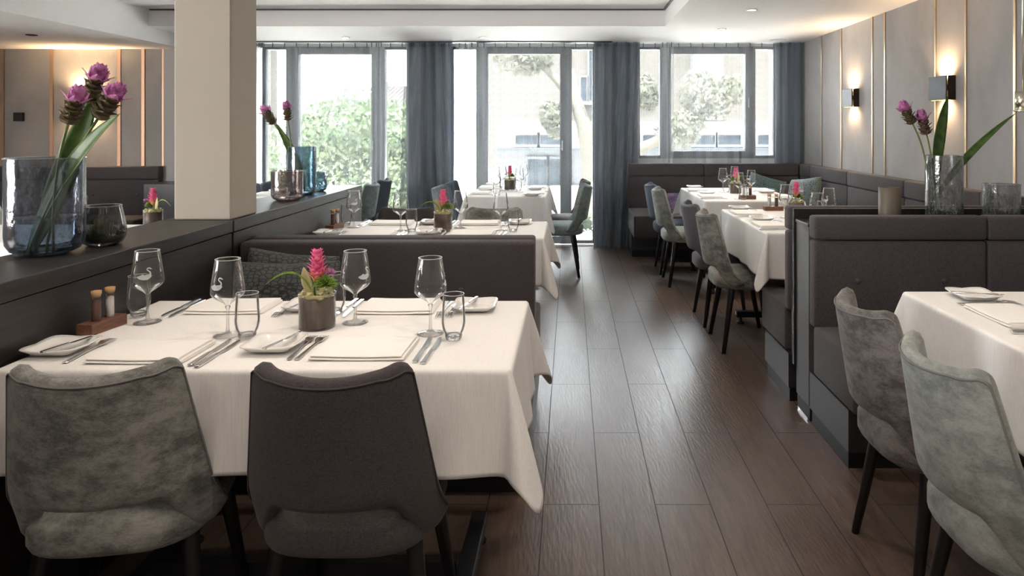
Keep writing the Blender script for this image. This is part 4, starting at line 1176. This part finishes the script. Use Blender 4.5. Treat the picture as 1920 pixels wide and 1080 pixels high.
# houses on the left
Y = 30
t = building('town_house', 'house with a dark tiled roof beyond the green bush', Q(650,Y), Q(790,Y), Y, Y+7, Z(196,Y), plain('brick_render', (.026,.023,.0225), .9, spec=0.0), [(Q(737,Y),Q(741,Y),Z(222,Y),Z(203,Y)), (Q(746,Y),Q(750,Y),Z(222,Y),Z(203,Y))])
x0, x1 = Q(668,Y), Q(795,Y); z0, z1 = Z(200,Y), Z(152,Y)
m = MB(); m.add([(x0,Y-.4,z0),(x1,Y-.4,z0),(x1,Y+3.5,z1),(x0,Y+3.5,z1),(x0,Y+7.4,z0),(x1,Y+7.4,z0)], [(0,1,2,3),(3,2,5,4),(0,3,4),(1,5,2)]); m.build('tiled_roof', MT, t, smooth=False)
MB().box(Q(690,Y), Q(697,Y), Y+2, Y+2.8, Z(165,Y), Z(146,Y)).build('chimney', MW, t, smooth=False)
Y = 34
t = building('town_house', 'pale house with a grey slate roof, left of the tiled one', Q(560,Y), Q(650,Y), Y, Y+6, Z(195,Y), MW, [])
m = MB(); x0, x1 = Q(584,Y), Q(622,Y); m.add([(x0,Y,Z(196,Y)),(x1,Y,Z(196,Y)),(x1-.1,Y+2,Z(180,Y)),(x0+.5,Y+2,Z(180,Y)),(x0,Y+4,Z(196,Y)),(x1,Y+4,Z(196,Y))], [(0,1,2,3),(3,2,5,4),(0,3,4),(1,5,2)]); m.build('slate_roof', MT, t, smooth=False)
MB().box(Q(620,Y), Q(638,Y), Y+.5, Y+3, Z(196,Y), Z(163,Y)).build('chimney_block', MW, t, smooth=False)
Y = 14
building('neighbour_wall', 'pale neighbouring house front seen at the left window edge', Q(470,Y), Q(508,Y), Y, Y+.3, Z(60,Y), MBg, [])

# ------------------------------------------------------------------ light
w = bpy.data.worlds.new('world'); sc.world = w; w.use_nodes = True
nt = w.node_tree; bg = nt.nodes['Background']
tc = N(nt, 'ShaderNodeTexCoord'); sp = N(nt, 'ShaderNodeSeparateXYZ'); nt.links.new(tc.outputs['Generated'], sp.inputs[0])
nt.links.new(ramp(nt, sp.outputs['Z'], [(0.0, (1,.99,.97)), (.6, (.86,.92,1))]), bg.inputs[0]); bg.inputs[1].default_value = 7.5
sun = bpy.data.lights.new('sun', 'SUN'); sun.energy = 34; sun.angle = R(1.5); sun.color = (1,.96,.90)
so = bpy.data.objects.new('sun', sun); C.objects.link(so); so.rotation_euler = (R(16),0,R(-20))   # travels toward +Y, over the roof
def portal(loc, rot, sx, sy):
    d = bpy.data.lights.new('window_portal', 'AREA'); d.shape = 'RECTANGLE'; d.size = sx; d.size_y = sy; d.cycles.is_portal = True
    o = bpy.data.objects.new('window_portal', d); C.objects.link(o); o.location = loc; o.rotation_euler = rot
portal(((PX(498)+PX(1111))/2, WY+.28, 1.15), (R(-90),0,0), PX(1111)-PX(498), 2.3)
portal(((PX(1200)+PX(1450))/2, WY+.28, 1.65), (R(-90),0,0), PX(1450)-PX(1200), 1.3)
portal((-7.15, 0, 1.3), (R(90),0,R(-90)), 3.2, 1.6)
WARM = (1,.85,.71)
def spot(x, y, z, e, ang=62, blend=.7, col=WARM): lamp('SPOT', 'downlight_or_fill_beam', (x,y,z), e, col, (0,0,0), .04, ang, blend)
for x, y in ((-1.1,2.05),(-.45,2.1)): spot(x, y, REC-.02, 5.5)
for x, y in ((-1.1,4.05),(-.45,4.1)): spot(x, y, REC-.02, 5.5)
for y in (2.9, 1.2): spot(.35, y, REC-.02, 7, 150, .6)  # added fill spots without fixtures, lighten column side, chairs and aisle
spot(-.55, 6.4, REC-.02, 4)
spot(1.45, 2.0, CEIL-.02, 5.5); spot(1.5, 4.5, CEIL-.02, 10); spot(1.47, 5.77, CEIL-.02, 10); spot(1.466, 6.89, CEIL-.02, 8)
spot(-.93, 7.54, CEIL-.02, 4); spot(-2.38, 7.54, CEIL-.02, 4)
spot(-3.0, 4.0, REC-.02, 4); spot(-5.0, 5.2, 2.15, 3)
for x in (-3.2, -1.6, 0, 1.6):  # unseen warm fill spots added above and behind the camera
    for y in (.2, -1.6, -3.4):
        z = CEIL if x > .9 else REC
        spot(x, y, z-.02, 4.2, 150, .5)
vs_ = sc.view_settings
vs_.view_transform = 'Standard'; vs_.look = 'None'; vs_.gamma = 1; vs_.exposure = 2.25; vs_.use_curve_mapping = False
sc.cycles.transparent_max_bounces = 32; sc.cycles.max_bounces = 10; sc.cycles.diffuse_bounces = 5; sc.cycles.transmission_bounces = 10; sc.cycles.use_denoising = True
sc.cycles.sample_clamp_indirect = 12; sc.cycles.caustics_reflective = False; sc.cycles.caustics_refractive = False
